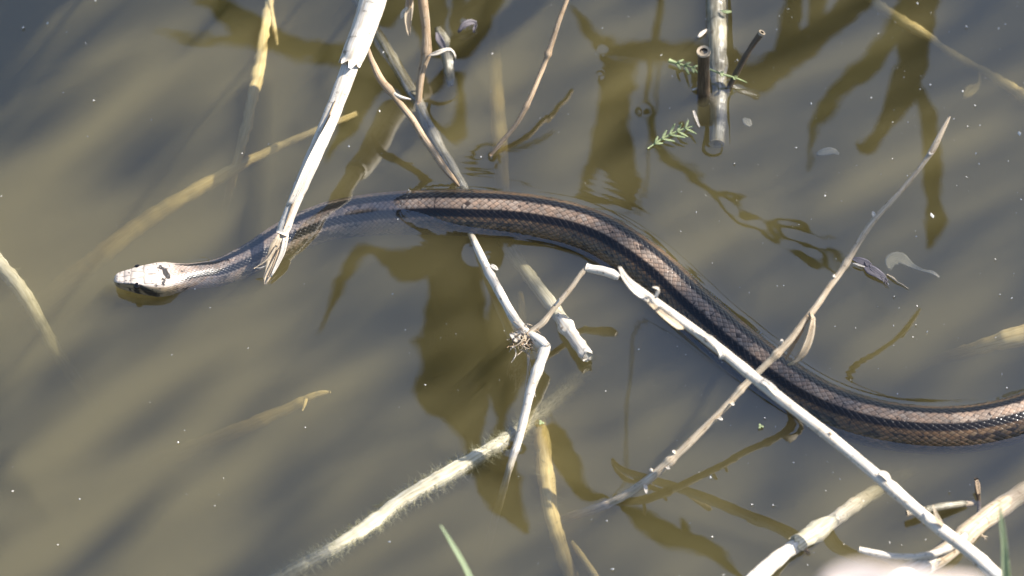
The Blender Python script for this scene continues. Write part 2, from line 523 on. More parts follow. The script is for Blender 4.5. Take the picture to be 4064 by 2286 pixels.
# ------------------------------------------------------------------ water and pond bed
def build_water():
    fx0, fx1, fy0, fy1 = -0.37, 0.37, -0.26, 0.30
    st_ = 0.00135
    far = np.array([0.38, 0.42, 0.5, 0.65, 0.9, 1.4, 2.2, 3.5, 5.5, 8.0])
    xs = np.r_[-far[::-1], np.arange(fx0, fx1, st_), far]
    ys = np.r_[-far[::-1] + 0.1, np.arange(fy0, fy1, st_), far]
    X, Y = np.meshgrid(xs, ys)
    shp = X.shape
    x, y = X.ravel(), Y.ravel()
    z = np.zeros_like(x)
    # slow swell: wobbles the mirrored leaves
    z += 0.000035 * vnoise(x / 0.045, y / 0.045, 3) + 0.00002 * vnoise(x / 0.02, y / 0.02, 8) + 0.00001 * vnoise(x / 0.011, y / 0.009, 14)
    # livelier patch where a bent stem's mirror image is broken into waves
    pc = at(3050, 900, 0)
    z += 0.00009 * np.exp(-(((x - pc[0]) / 0.075) ** 2 + ((y - pc[1]) / 0.05) ** 2)) * vnoise(x / 0.012 + y / 0.02, y / 0.010, 21)
    # water clinging along the snake, with faint ripples running beside it
    near = (x > fx0) & (x < fx1) & (y > fy0) & (y < fy1)
    idx = np.nonzero(near)[0]
    sub = slice(0, NS, 4)
    ax, ay, az = SA[sub, 0], SA[sub, 1], SA[sub, 2]
    aw, ah, ab = sa[sub], st[sub], sb[sub]
    q = np.clip(-az / np.where(az < 0, ah, ab), -1, 1)
    hw = aw * np.sqrt(np.maximum(1 - q ** 2, 0))
    emer = np.where(az + ah > 0.0004, 1.0, 0.0) * sm(0, 0.004, az + ah)
    for k in range(0, len(idx), 20000):
        ii = idx[k:k + 20000]
        dx = x[ii][:, None] - ax[None]
        dy = y[ii][:, None] - ay[None]
        d = np.sqrt(dx * dx + dy * dy)
        m = d.argmin(1)
        dd = np.maximum(d[np.arange(len(ii)), m] - hw[m], 0)
        e = emer[m]
        side = np.sign(dy[np.arange(len(ii)), m])
        z[ii] += e * (0.0015 * np.exp(-dd / 0.0036) + 0.00004 * np.exp(-dd / 0.012) * np.cos(dd * 2 * math.pi / 0.0042) * np.where(side > 0, 1.0, 0.5))
        z[ii] += (1 - e) * 0.00022 * np.exp(-(dd / 0.006) ** 2) * (np.arange(len(ii)) >= 0)
    # dimples where stems and bits pierce the skin: u, v, radius px, height mm
    for (u, v, rp, hm) in DIMPLES:
        p = at(u, v, 0)
        r = px(rp, p)
        d2 = ((x - p[0]) ** 2 + (y - p[1]) ** 2) / r ** 2
        mk = d2 < 16
        z[mk] += hm / 1000 * np.exp(-np.sqrt(d2[mk] + 0.02) * 1.6)
    # long dents along floating sticks: u0, v0, u1, v1, reach px, height mm
    for (u0, v0, u1, v1, rp, hm) in DENTS:
        a, bq = at(u0, v0, 0)[:2], at(u1, v1, 0)[:2]
        r = px(rp, at(u0, v0, 0))
        ab_ = bq - a
        t = np.clip(((x - a[0]) * ab_[0] + (y - a[1]) * ab_[1]) / ab_.dot(ab_), 0, 1)
        d = np.hypot(x - a[0] - t * ab_[0], y - a[1] - t * ab_[1]) / r
        mk = d < 5
        z[mk] += hm / 1000 * np.exp(-d[mk] * 1.3)
    edge = (np.abs(x) > 0.375) | (y < fy0) | (y > fy1)
    z[edge] = 0
    V = np.c_[x, y, z]
    ny, nx = shp
    i = np.arange(ny - 1)[:, None] * nx
    j = np.arange(nx - 1)[None]
    F = np.stack([i + j, i + j + 1, i + nx + j + 1, i + nx + j], -1).reshape(-1, 4)
    # sides and floor of the water body
    rim = np.concatenate([np.arange(nx), np.arange(1, ny) * nx + nx - 1, (ny - 1) * nx + np.arange(nx - 2, -1, -1), np.arange(ny - 2, 0, -1) * nx])
    low = V[rim].copy()
    low[:, 2] = -0.34
    n0 = len(V)
    m = len(rim)
    jj = np.arange(m)
    S = np.stack([rim[jj], n0 + jj, n0 + (jj + 1) % m, rim[(jj + 1) % m]], -1)
    cen = np.array([[0, 0, -0.34]])
    T = np.stack([n0 + jj, np.full(m, n0 + m), n0 + (jj + 1) % m], -1)
    o = mesh('water', np.vstack([V, low, cen]), [np.vstack([F, S]), T], M_water, origin=(0, 0, 0))
    o['kind'] = 'structure'
    o['label'] = 'still murky grey-olive pond water mirroring the sky'
    bed = mesh('pond_bed', [(-9, -9, -0.33), (9, -9, -0.33), (9, 9, -0.33), (-9, 9, -0.33)], np.array([[0, 1, 2, 3]]), M_bed, origin=(0, 0, -0.33))
    bed['kind'] = 'structure'
    bed['label'] = 'dark silt bed under the murky water'


DIMPLES = [(1910, 1010, 60, -1.0), (1662, 405, 32, 0.7), (1935, 625, 40, -0.5), (1820, 735, 40, 0.6), (2240, 1280, 45, 0.6), (2330, 1415, 40, 0.6),
           (2790, 355, 50, 0.8), (2895, 345, 40, 0.7), (2430, 1990, 35, 0.7), (2040, 1790, 30, 0.6), (3500, 1090, 40, 0.35), (3430, 1040, 30, -0.3),
           (3420, 1170, 38, -0.25), (3520, 1220, 30, 0.3), (2690, 500, 45, -0.4), (1050, 1120, 35, 0.3), (1775, 250, 40, 0.6), (1850, 90, 40, -0.5),
           (3885, 1990, 40, 0.6), (3290, 2085, 45, 0.7), (3960, 2020, 55, 0.8), (2550, 440, 40, -0.2), (2380, 215, 25, 0.4), (2375, 305, 22, 0.4), (2145, 1680, 20, 0.3)]
DENTS = [(2848, -60, 2848, 560, 48, 1.5), (1450, 60, 1800, 690, 40, 0.5), (3600, 2042, 3870, 2000, 35, 0.5), (3560, 2310, 3960, 2020, 70, 0.6),
         (2980, 2310, 3290, 2085, 60, 0.6), (1420, 2125, 1900, 1810, 35, 0.2)]
build_water()


# ------------------------------------------------------------------ snake body
def build_snake():
    P = SA
    T = np.gradient(P, axis=0)
    T /= np.linalg.norm(T, axis=1)[:, None]
    Zw = np.array([0, 0, 1.0])
    X = np.cross(T, Zw[None])            # body's own right, seen from behind the head: towards the camera for the near flank
    X /= np.linalg.norm(X, axis=1)[:, None]
    if X[NS // 2][1] > 0:
        X = -X                           # X points to the near flank (-Y)
    U = np.cross(X, T)
    U *= np.sign(U[:, 2])[:, None]
    NA = 208
    a = np.linspace(-math.pi, math.pi, NA, endpoint=False)
    Ag = np.broadcast_to(a[None], (NS, NA))
    S = np.broadcast_to(sS[:, None], (NS, NA))
    head = 1 - sm(24, 46, sS)
    ex = 2 / (2.1 + 1.2 * head)
    ca, sn = np.cos(a), np.sin(a)
    cx = np.sign(sn)[None] * np.abs(sn)[None] ** ex[:, None]
    cz = np.sign(ca)[None] * np.abs(ca)[None] ** ex[:, None]
    lx = sa[:, None] * cx
    lz = np.where(cz > 0, st[:, None] * cz, sb[:, None] * cz)
    # brow ridges, sunken cheeks, swollen jaw corners
    g = lambda c, w: np.exp(-((S - c) / w) ** 2)
    lz += 0.0007 * g(13.5, 4.0) * np.exp(-((np.abs(Ag) - 0.85) / 0.22) ** 2)
    lz -= 0.0006 * g(5.5, 3.0) * np.exp(-(Ag / 0.45) ** 2)
    lx *= 1 - 0.07 * g(9, 4) * np.exp(-((np.abs(Ag) - 1.35) / 0.3) ** 2)
    lx *= 1 + 0.05 * g(26, 4) * np.exp(-((np.abs(Ag) - 1.75) / 0.4) ** 2)
    # unit normal of the section (approximate)
    nx, nz = lx / (sa[:, None] ** 2), lz / (np.where(cz > 0, st[:, None], sb[:, None]) ** 2)
    nl = np.hypot(nx, nz) + 1e-9
    nx, nz = nx / nl, nz / nl
    # ---- scales: staggered lattice of overlapping diamonds
    rows = 27.0
    Lsc = np.interp(sS, [20, 60, 200, 320, 800], [2.2, 2.5, 4.0, 4.6, 4.6])
    vv = np.cumsum(np.gradient(sS) / Lsc)
    uu = (Ag + math.pi) / (2 * math.pi) * rows
    VV = np.broadcast_to(vv[:, None], (NS, NA))
    rng_w = 0.05 * vnoise(uu * 0.9, VV * 0.9, 4)
    uu2, VV2 = uu + rng_w + 0.16 * vnoise(uu * 0.23, VV * 0.2, 5), VV + 0.08 * vnoise(uu * 0.8, VV * 0.8, 9) + 0.3 * vnoise(uu * 0.15, VV * 0.22, 19)

    def cell(du0, dv0):
        ci = np.floor(uu2 - du0 + 0.5)
        cj = np.floor(VV2 - dv0 + 0.5)
        return ci, cj, uu2 - du0 - ci, VV2 - dv0 - cj
    c0, c1 = cell(0, 0), cell(0.5, 0.5)
    d0 = np.abs(c0[2]) * 2 + np.abs(c0[3]) * 2
    d1 = np.abs(c1[2]) * 2 + np.abs(c1[3]) * 2
    first = d0 <= d1
    dm = np.where(first, d0, d1)
    lv = np.where(first, c0[3], c1[3])
    lu = np.where(first, c0[2], c1[2])
    ci = np.where(first, c0[0] % rows, c1[0] % rows + 0.5)
    cj = np.where(first, c0[1], c1[1] + 0.5)
    hs = (np.sin(ci * 12.9898 + cj * 78.233) * 43758.5453) % 1.0
    hs2 = (np.sin(ci * 39.3467 + cj * 11.135) * 24634.6345) % 1.0
    body_w = sm(25, 33, sS)[:, None] * np.ones((1, NA))
    size = (sa[:, None] / 0.0136)
    edge = sm(0.80, 0.97, dm)
    tilt = (lv + 0.5)
    belly = sm(2.15, 2.4, np.abs(Ag))
    relief = 0.00026 * size * (tilt * 0.9 + 0.2 * (1 - (lu * 2) ** 2) + 0.35 * (hs - 0.5)) * (1 - edge) - 0.00022 * size * edge
    vent = 0.00025 * np.clip((VV * 1.0 % 1.0), 0, 1)
    relief = relief * (1 - belly) + vent * belly
    disp = relief * body_w
    # ---- head shields: narrow seams along the plate borders (s, sideways mm)
    xs_mm = lx * 1000
    top = (np.abs(Ag) < 1.15)
    seam = np.full((NS, NA), 9.0)
    hm_ = sS < 36
    segs = [((1, 0), (6.2, 0)), ((3.4, 0), (3.4, 3.6)), ((6.2, 0), (6.2, 4.6)), ((6.2, 0), (10, 0)), ((10, 0), (10, 3.2)), ((10, 3.2), (8.5, 5.5)), ((10, 2.9), (17.2, 1.9)),
            ((17.2, 1.9), (18.8, 0)), ((17.2, 1.9), (17.6, 6.5)), ((18.8, 0), (26.6, 0)), ((26.6, 0), (27.4, 3.0)), ((27.4, 3.0), (24.0, 6.6)), ((24.0, 6.6), (17.6, 6.5)), ((10, 3.2), (10.5, 6))]
    sh, xh, ah_ = S[hm_], np.abs(xs_mm[hm_]), np.abs(Ag[hm_])
    sd = np.full(sh.shape, 9.0)
    for (p, q) in segs:
        p, q = np.array(p, float), np.array(q, float)
        dq = q - p
        t = np.clip(((sh - p[0]) * dq[0] + (xh - p[1]) * dq[1]) / dq.dot(dq), 0, 1)
        sd = np.minimum(sd, np.hypot(sh - p[0] - t * dq[0], xh - p[1] - t * dq[1]))
    sd = np.where(ah_ < 1.2, sd, 9)
    # lips: mouth line and lip shields
    mouth = 1.95 + 0.12 * np.sin(sh / 30 * math.pi)
    md = np.abs(ah_ - mouth) * 6.5
    md = np.where((sh > 0.8) & (sh < 28), md, 9)
    for k, sx in enumerate(np.arange(3.5, 27, 3.0)):
        ld = np.abs(sh - sx - 1.2 * (ah_ - 1.8))
        md = np.minimum(md, np.where((ah_ > 1.55) & (ah_ < 2.35), ld * 1.3, 9))
    ud = np.abs(ah_ - 1.55) * 6.5
    md2 = np.where((sh > 2.0) & (sh < 27), ud, 9)
    seam_h = np.minimum(np.minimum(sd, md), md2 * 1.2)
    groove = np.zeros((NS, NA))
    groove[hm_] = np.exp(-(seam_h / 0.28) ** 2)
    disp -= 0.00030 * groove
    # nostril
    nost = np.exp(-(((S - 3.0) / 0.8) ** 2 + ((np.abs(Ag) - 1.25) / 0.22) ** 2))
    disp -= 0.0006 * nost
    lx = lx + nx * disp
    lz = lz + nz * disp
    cr, sr = np.cos(ROLL)[:, None], np.sin(ROLL)[:, None]
    wx = lx * cr + lz * sr
    wz = -lx * sr + lz * cr
    V = P[:, None] + wx[..., None] * X[:, None] + wz[..., None] * U[:, None]
    # ---- pigment, plus light and shade put into neck and flank
    A_ = np.abs(Ag)
    dorsal = np.array([0.32, 0.235, 0.175])
    flank = np.array([0.125, 0.078, 0.042])  # brown flank, darkened in the colour to imitate its side away from the sun
    belc = np.array([0.42, 0.34, 0.24])
    headc = np.array([0.78, 0.67, 0.57])
    sidec = np.array([0.40, 0.29, 0.17])
    black = np.array([0.006, 0.005, 0.006])
    # pigment sits scale by scale: use each scale's own centre for the stripe edges
    acen = (ci / rows) * 2 * math.pi - math.pi
    am = np.abs(0.3 * acen + 0.7 * Ag)
    am = np.minimum(am, 2 * math.pi - am)
    col = np.empty((NS, NA, 3))
    wf = sm(0.42, 0.5, am)[..., None] * (0.35 + 0.65 * sm(90, 200, S))[..., None]
    col[:] = dorsal * (1 - wf) + flank * wf
    nk = ((1 - sm(110, 220, S)) * (1 - belly))[..., None]
    col = col * (1 - nk) + np.array([0.37, 0.29, 0.24]) * nk  # neck colour lightened to stand in for sky light on it
    col = col * (1 - belly[..., None]) + belc * belly[..., None]
    col *= (0.80 + 0.34 * hs + 0.22 * vnoise(S / 14, Ag * 1.5, 61) + 0.12 * vnoise(S / 5, Ag * 4, 62))[..., None]
    tint = (hs2 - 0.5)[..., None] * np.array([0.16, 0.0, -0.14])
    col *= 1 + tint
    col *= (0.86 + 0.3 * (0.5 - lv))[..., None]
    sw = np.interp(sS, [34, 44, 60, 150, 240, 800], [0.05, 0.15, 0.23, 0.23, 0.19, 0.18])[:, None]
    sc_ = np.interp(sS, [30, 60, 120, 800], [0.62, 0.46, 0.42, 0.40])[:, None]
    stripe = (1 - sm(sw * 0.75, sw * 1.2, np.abs(am - sc_))) * sm(33, 40, S)
    # rows of broken dark flecks on the flanks and a few on the back
    fl = ((vnoise(cj * 0.33, ci * 0.9, 31) > 0.18) & (hs > 0.35) & (A_ > 0.8) & (A_ < 1.9)) | ((hs2 > 0.985) & (A_ < 0.4))
    low = (vnoise(cj * 0.25, ci * 0 + 3, 12) > -0.1) & (np.abs(am - 1.62) < 0.12)
    fleck = np.where(fl | low, 0.85, 0.0) * sm(48, 70, S)
    dk = np.maximum(stripe, fleck)[..., None]
    col = col * (1 - dk) + black * dk
    ed = (edge * np.where(A_ < 0.42, 0.8, 0.85) * body_w * (1 - belly))[..., None]
    col = col * (1 - ed) + np.array([0.02, 0.014, 0.010]) * ed
    hw_ = (1 - sm(27, 41, S + 3 * vnoise(S / 3, Ag * 3, 2)))[..., None]
    sidew = sm(0.82, 1.02, A_)[..., None]
    hc = headc * (1 - sidew) + sidec * sidew
    hc = hc * (0.88 + 0.2 * vnoise(S / 2.2, Ag * 2.2, 6))[..., None]
    hc = np.where((A_ > 2.2)[..., None], np.array([0.55, 0.46, 0.33]), hc)
    hcol = hc * (1 - (0.30 + 0.35 * sm(-0.1, 0.5, vnoise(S / 3.0, Ag * 3.0, 51)))[..., None] * groove[..., None])
    scale_h = (edge * 0.5 * body_w)[..., None]
    hcol = hcol * (1 - scale_h) + np.array([0.09, 0.07, 0.055]) * scale_h
    col = col * (1 - hw_) + hcol * hw_
    # dark mask: nostril, bar under the eye, band from eye to jaw corner, blotch on the nape
    bar = np.exp(-(((S - 13.6 - 1.2 * (A_ - 1.6)) / 1.5) ** 4)) * sm(1.25, 1.35, A_) * (1 - sm(2.0, 2.1, A_))
    post = 1.2 * np.exp(-(((A_ - (1.18 + (S - 16) * 0.08)) / 0.30) ** 4)) * sm(14.5, 16, S) * (1 - sm(24, 26, S))
    canth = 0.8 * np.exp(-(((A_ - 0.98) / 0.09) ** 2)) * sm(4, 6, S) * (1 - sm(14, 16, S))
    nape = sm(0.35, 0.6, np.exp(-(((S - 28.6 + 6 * np.abs(Ag - 0.15) - 1.6) / 2.2) ** 2 + ((Ag - 0.12) / 0.48) ** 2)) + 0.55 * vnoise(S * 0.55, Ag * 5.5, 15) + 0.3 * vnoise(S * 1.5, Ag * 14, 16))
    spots = ((vnoise(S / 0.9, Ag * 8, 77) > 0.62) & (S > 3) & (S < 24) & (A_ < 0.8)) * 0.5
    dm_ = np.clip(1.2 * bar + 1.3 * post + canth + nape * 0.95 + 1.2 * nost, 0, 1)[..., None]
    col = col * (1 - dm_) + np.array([0.012, 0.012, 0.013]) * dm_
    # close the snout and the far end
    i = np.arange(NS - 1)[:, None] * NA
    j = np.arange(NA)[None]
    F = np.stack([i + j, i + (j + 1) % NA, i + NA + (j + 1) % NA, i + NA + j], -1).reshape(-1, 4)
    V = V.reshape(-1, 3)
    n0 = len(V)
    jj = np.arange(NA)
    t0 = np.stack([jj, np.full(NA, n0), (jj + 1) % NA], -1)
    e0 = (NS - 1) * NA
    t1 = np.stack([e0 + jj, e0 + (jj + 1) % NA, np.full(NA, n0 + 1)], -1)
    V = np.vstack([V, P[0] - T[0] * 0.0003, P[-1] + T[-1] * 0.002])
    col = np.vstack([col.reshape(-1, 3), headc, flank])
    o = mesh('snake', V, [F, np.vstack([t0, t1])], M_snake, col=col, origin=axw[3] * [1, 1, 0])
    tag(o, 'brown snake with two black back stripes swimming, pale head raised at left', 'snake')
    # eyes
    k = int(np.argmin(np.abs(sS - 13.8)))
    for sd_ in (1, -1):
        ang = 1.10 * sd_
        ii = int(np.argmin(np.abs(a - ang)))
        cpt = V[k * NA + ii]
        nrm = X[k] * nx[k, ii] + U[k] * nz[k, ii]
        cpt = cpt - nrm * 0.0007
        R = 0.0022
        th = np.linspace(0, math.pi, 11)
        ph = np.linspace(0, 2 * math.pi, 18, endpoint=False)
        vs_ = [cpt + R * np.array([math.sin(t) * math.cos(p), math.sin(t) * math.sin(p), math.cos(t)]) for t in th for p in ph]
        f = [(r * 18 + c, r * 18 + (c + 1) % 18, (r + 1) * 18 + (c + 1) % 18, (r + 1) * 18 + c) for r in range(10) for c in range(18)]
        e = mesh('eye', vs_, np.array(f), M_eye, o)
        e['label'] = 'glossy black eye'


build_snake()

# ------------------------------------------------------------------ dry reeds and twigs above the water
rnd = random.Random(4)


def splinters(parent, name, u, v, h, n, mat, ang, spread, ln, w, seed, hz=10):
    """torn fibres at a broken end: each its own part"""
    r = random.Random(seed)
    for k in range(n):
        a = math.radians(ang + r.uniform(-spread, spread))
        L = ln * r.uniform(0.5, 1.0)
        pts = [(u + r.uniform(-8, 8), v + r.uniform(-8, 8), h, w)]
        for q in (0.35, 0.7, 1.0):
            pts.append((u + math.cos(a) * L * q + r.uniform(-4, 4), v + math.sin(a) * L * q + r.uniform(-4, 4), h + r.uniform(-hz, hz) * q * 0.4, max(2.5, w * (1 - q * 0.8))))
        stem(name, pts, mat, parent, seg=5, step=0.0015, seed=seed + k, bump=0.1)


# broken white reed reaching in from the top, its split end over the snake's neck
t = thing('broken_reed', at(1050, 1120, 0), 'thick white broken reed from top edge with frayed tip at snake neck', 'reed')
stem('stem', [(1520, -160, 78, 84), (1450, 60, 68, 74), (1395, 245, 57, 66), (1310, 470, 44, 66), (1215, 690, 30, 60), (1160, 820, 22, 52), (1118, 930, 14, 46)], M_white, t, seed=1, nodes=[(0.97, 0.12, 0.004)], bump=0.04, seg=18, flat=0.6)
stem('leaf_sheath', [(1528, -170, 80, 100), (1490, -30, 74, 104), (1445, 110, 67, 98), (1408, 205, 61, 92), (1392, 242, 58, 88)], M_white, t, seed=2, bump=0.03, ragged=(0, 0.004), seg=22)
stem('groove_strip', [(1330, 400, 51, 5), (1270, 545, 43, 9), (1212, 680, 35, 10), (1165, 800, 26, 8), (1128, 905, 18, 4)], M_tan, t, seed=9, seg=6, bump=0.2)  # tan strip laid on, its colour standing in for the shaded split groove
blade('sheath_flap', [(1330, 440, 50, 14), (1270, 560, 43, 26), (1205, 690, 36, 30), (1160, 790, 29, 24), (1136, 820, 26, 8)], M_white, t, nrm=(0.5, -0.3, 1), fold=0.5, jag=0.12, seed=3)
blade('fibre_strip', [(1120, 935, 14, 46), (1100, 985, 10, 52), (1078, 1050, 5, 40), (1058, 1105, 1, 28), (1052, 1130, 0, 8)], M_straw, t, nrm=(0.2, -0.3, 1), fold=0.3, jag=0.25, seed=4)
blade('fibre_strip', [(1135, 930, 14, 20), (1122, 1000, 10, 20), (1095, 1060, 6, 12), (1075, 1100, 4, 4)], M_white, t, nrm=(0, -0.3, 1), fold=0.2, jag=0.2, seed=5)
stem('fibre', [(1098, 975, 12, 9), (1060, 1030, 9, 8), (1008, 1066, 6, 4)], M_straw, t, seg=6, seed=6)
stem('fibre', [(1055, 1055, 8, 6), (1030, 1064, 7, 4), (1012, 1062, 6, 2)], M_white, t, seg=5, seed=7)
stem('fibre', [(1108, 985, 11, 8), (1085, 1050, 8, 6), (1064, 1100, 4, 3)], M_tan, t, seg=6, seed=8)

t = thing('arched_twig', at(1820, 735, 0), 'thin tan twig arching down from white reed to the snake back', 'twig')
stem('stem', [(1462, 190, 46, 12), (1475, 240, 44, 24), (1510, 312, 40, 32), (1560, 372, 35, 27), (1640, 480, 27, 27), (1700, 572, 19, 27), (1760, 665, 10, 27), (1800, 712, 3, 20), (1822, 738, -1, 9)], M_tan, t, seed=11, nodes=[(0.28, 0.3, 0.003)], wob=0.0004)
stem('side_shoot', [(1558, 368, 36, 15), (1590, 385, 35, 14), (1632, 395, 34, 6)], M_white, t, seed=12, seg=8)

t = thing('upright_reed_stem', at(1662, 405, 0), 'upright tan stem at top centre with a curled white strip', 'stem')
stem('stem', [(1670, -140, 60, 38), (1678, 0, 45, 38), (1690, 110, 32, 38), (1692, 205, 22, 38), (1672, 290, 12, 30), (1663, 370, 3, 28), (1660, 412, -2, 26)], M_tan, t, seed=13, nodes=[(0.62, 0.16, 0.004)], seg=14)
blade('curled_strip', [(1696, 220, 22, 8), (1730, 214, 26, 22), (1765, 198, 28, 14), (1788, 196, 27, 10), (1803, 212, 24, 8), (1808, 234, 20, 5)], M_white, t, fold=0.3, seed=14)

t = thing('hanging_husk', at(1615, -60, 0.06), 'small dry brown husk hanging at the top edge beside the tan stem', 'husk')
blade('husk', [(1622, -50, 55, 14), (1618, 20, 48, 34), (1612, 70, 42, 36), (1618, 115, 36, 20), (1624, 142, 33, 10)], M_straw, t, fold=0.8, jag=0.3, seed=15, nrm=(0.3, -0.5, 0.6))
blade('husk_scale', [(1616, 30, 50, 8), (1600, 52, 46, 18), (1592, 74, 43, 6)], M_white, t, fold=0.3, seed=16)
stem('stalk', [(1634, -80, 60, 16), (1634, -20, 54, 16), (1630, 30, 48, 8)], M_tan, t, seed=17, seg=8)

tag(stem('thin_twig', [(2275, -110, 62, 17), (2255, -15, 54, 19), (2222, 70, 46, 19), (2185, 180, 38, 22), (2150, 275, 28, 20), (2105, 390, 19, 20), (2050, 490, 10, 20), (1990, 565, 4, 18), (1945, 618, -1, 12)], M_tan, None, seed=18, nodes=[(0.42, 0.5, 0.002), (0.7, 0.25, 0.002)], wob=0.0003),
    'thin pale brown twig slanting from top edge into the water above the snake', 'twig')

# jointed white stick in the middle
t = thing('jointed_stick', at(2095, 1330, 0.016), 'white jointed stick bent at a knot, rising from water below the snake', 'stick')
stem('upper_stem', [(1862, 915, -6, 24), (1885, 965, -2, 28), (1925, 1050, 3, 34), (1985, 1165, 8, 38), (2040, 1262, 13, 38), (2092, 1325, 16, 36)], M_white, t, seed=21, nodes=[(0.42, 0.14, 0.004)], seg=16)
stem('lower_stem', [(2168, 1366, 19, 40), (2160, 1390, 18, 46), (2140, 1450, 16, 42), (2108, 1540, 12, 38), (2082, 1650, 6, 36), (2058, 1745, 1, 32), (2035, 1815, -3, 30), (2015, 1880, -8, 28), (1985, 1985, -24, 32), (1945, 2130, -70, 34), (1920, 2230, -120, 34)], M_white, t, seed=22, nodes=[(0.09, 0.2, 0.004), (0.33, 0.14, 0.0016), (0.38, 0.1, 0.0016), (0.45, 0.12, 0.001)], seg=16)
stem('joint_piece', [(2086, 1316, 16, 34), (2128, 1344, 18, 42), (2172, 1380, 18.5, 44)], M_white, t, seed=27, bump=0.1, lump=0.2, seg=14, ragged=(0.001, 0.001))
stem('side_branch', [(2078, 1345, 17, 24), (2110, 1316, 18, 25), (2155, 1280, 21, 23), (2200, 1222, 25, 22), (2262, 1148, 29, 22), (2300, 1095, 32, 21), (2330, 1062, 34, 22)], M_straw, t, seed=23, nodes=[(0.3, 0.2, 0.003)])
stem('side_branch_tip', [(2326, 1062, 34, 26), (2352, 1068, 34, 26), (2395, 1076, 33, 36), (2432, 1088, 32, 34), (2455, 1102, 31, 20)], M_white, t, seed=24, bump=0.12, lump=0.2)
blade('bark_spur', [(1948, 1052, 6, 12), (1962, 1062, 7, 20), (1974, 1072, 8, 10)], M_white, t, seed=25, fold=0.2)
blade('bark_spur', [(2203, 1212, 27, 5), (2216, 1195, 29, 8), (2221, 1184, 31, 3)], M_white, t, seed=26)
rr_ = random.Random(77)
for k in range(46):
    u, v = 2072 + rr_.gauss(0, 24), 1346 + rr_.gauss(0, 24)
    a, bend, L = rr_.uniform(0, 6.28), rr_.uniform(-1.2, 1.2), rr_.uniform(18, 62)
    pts = []
    for q in (0, 0.35, 0.7, 1.0):
        pts.append((u + math.cos(a + bend * q) * L * q + (12 if q > 0.5 else 0) * 0.3, v + math.sin(a + bend * q) * L * q * 0.8 + 22 * q * q, 15 + rr_.uniform(-4, 5), rr_.uniform(3.5, 7.5) * (1 - 0.5 * q)))
    stem('root_fibre', pts, (M_white, M_straw, M_straw, M_tan)[k % 4], t, seg=5, step=0.0015, seed=200 + k, bump=0.15)
for k, (u, v) in enumerate([(2050, 1345), (2078, 1362), (2068, 1325), (2095, 1372), (2040, 1335), (2105, 1350)]):
    blade('bark_flake', [(u - 14, v - 10, 15, 8), (u, v, 17, 26), (u + 12, v + 14, 14, 8)], (M_white, M_tan)[k % 2], t, seed=30 + k, fold=0.5, jag=0.3, nrm=(rnd.uniform(-.5, .5), rnd.uniform(-.5, .5), 1))
splinters(t, 'hanging_fibre', 2095, 1400, 10, 5, M_white, 85, 10, 180, 4, 260)

t = thing('leaning_stump', at(2240, 1285, 0), 'pale stick end rising out of the water right of the jointed stick', 'stick')
(stem('stem', [(1880, 800, -90, 52), (1975, 920, -42, 56), (2060, 1040, -21, 56), (2130, 1135, -11, 56), (2195, 1220, -5, 56), (2240, 1285, 0, 54), (2300, 1372, 4, 54), (2328, 1412, 6, 50)], M_algae, t, seed=41, bump=0.08, lump=0.12, ragged=(0, 0.0015), seg=18))
stem('dry_end', [(2222, 1262, 0.5, 42), (2240, 1285, 2, 60), (2275, 1335, 4.5, 60), (2310, 1385, 6.5, 58), (2330, 1412, 7.5, 46)], M_white, t, seed=42, bump=0.1, lump=0.22, ragged=(0.003, 0.002), seg=20)

# long white reed lying over everything at right
t = thing('long_white_reed', at(3990, 2320, 0.016), 'long straight white reed running diagonally in front of the snake', 'reed')
stem('stem', [(2460, 1062, 108, 14), (2490, 1110, 106, 24), (2560, 1168, 102, 32), (2700, 1270, 94, 37), (2860, 1390, 85, 41), (3050, 1545, 74, 44), (3300, 1738, 60, 46), (3500, 1905, 48, 48), (3700, 2075, 35, 50), (3850, 2190, 26, 54), (3950, 2280, 21, 58), (4050, 2370, 16, 66)], M_white, t, seed=51, nodes=[(0.31, 0.12, 0.004), (0.52, 0.06, 0.003), (0.68, 0.14, 0.004), (0.90, 0.10, 0.003)], bump=0.03, seg=18)
blade('leaf_scale', [(2456, 1058, 110, 6), (2480, 1110, 108, 18), (2530, 1165, 105, 24), (2575, 1195, 102, 10)], M_white, t, seed=52, fold=0.6, jag=0.1)
blade('leaf_scale', [(2600, 1185, 104, 10), (2612, 1150, 108, 14), (2590, 1140, 112, 4)], M_white, t, seed=53, fold=0.3)
blade('leaf_scale', [(2550, 1180, 102, 10), (2630, 1250, 98, 22), (2695, 1300, 94, 24), (2712, 1304, 93, 6)], M_straw, t, seed=54, fold=0.4, jag=0.1)
blade('leaf_scale', [(2750, 1310, 92, 8), (2820, 1345, 92, 20), (2862, 1400, 88, 24), (2860, 1425, 86, 12)], M_white, t, seed=55, fold=0.5)
blade('leaf_scale', [(2638, 1205, 102, 8), (2616, 1212, 104, 14), (2590, 1192, 105, 4)], M_white, t, seed=56, fold=0.3)
blade('leaf_scale', [(3022, 1512, 79, 26), (3050, 1530, 78, 28), (3078, 1560, 75, 28), (3085, 1575, 74, 8)], M_white, t, seed=57, fold=0.5)
blade('leaf_scale', [(3488, 1878, 53, 18), (3512, 1888, 52, 28), (3532, 1912, 49, 14)], M_white, t, seed=58, fold=0.5)
blade('leaf_scale', [(3702, 2005, 46, 5), (3712, 2035, 44, 14), (3725, 2068, 40, 22), (3742, 2088, 37, 8)], M_straw, t, seed=59, fold=0.4)
blade('bud_spur', [(3292, 1712, 65, 5), (3298, 1722, 64, 9), (3300, 1738, 62, 6)], M_tan, t, seed=60)
splinters(t, 'fibre', 3512, 1935, 46, 5, M_tan, 60, 60, 22, 5, 300, 3)

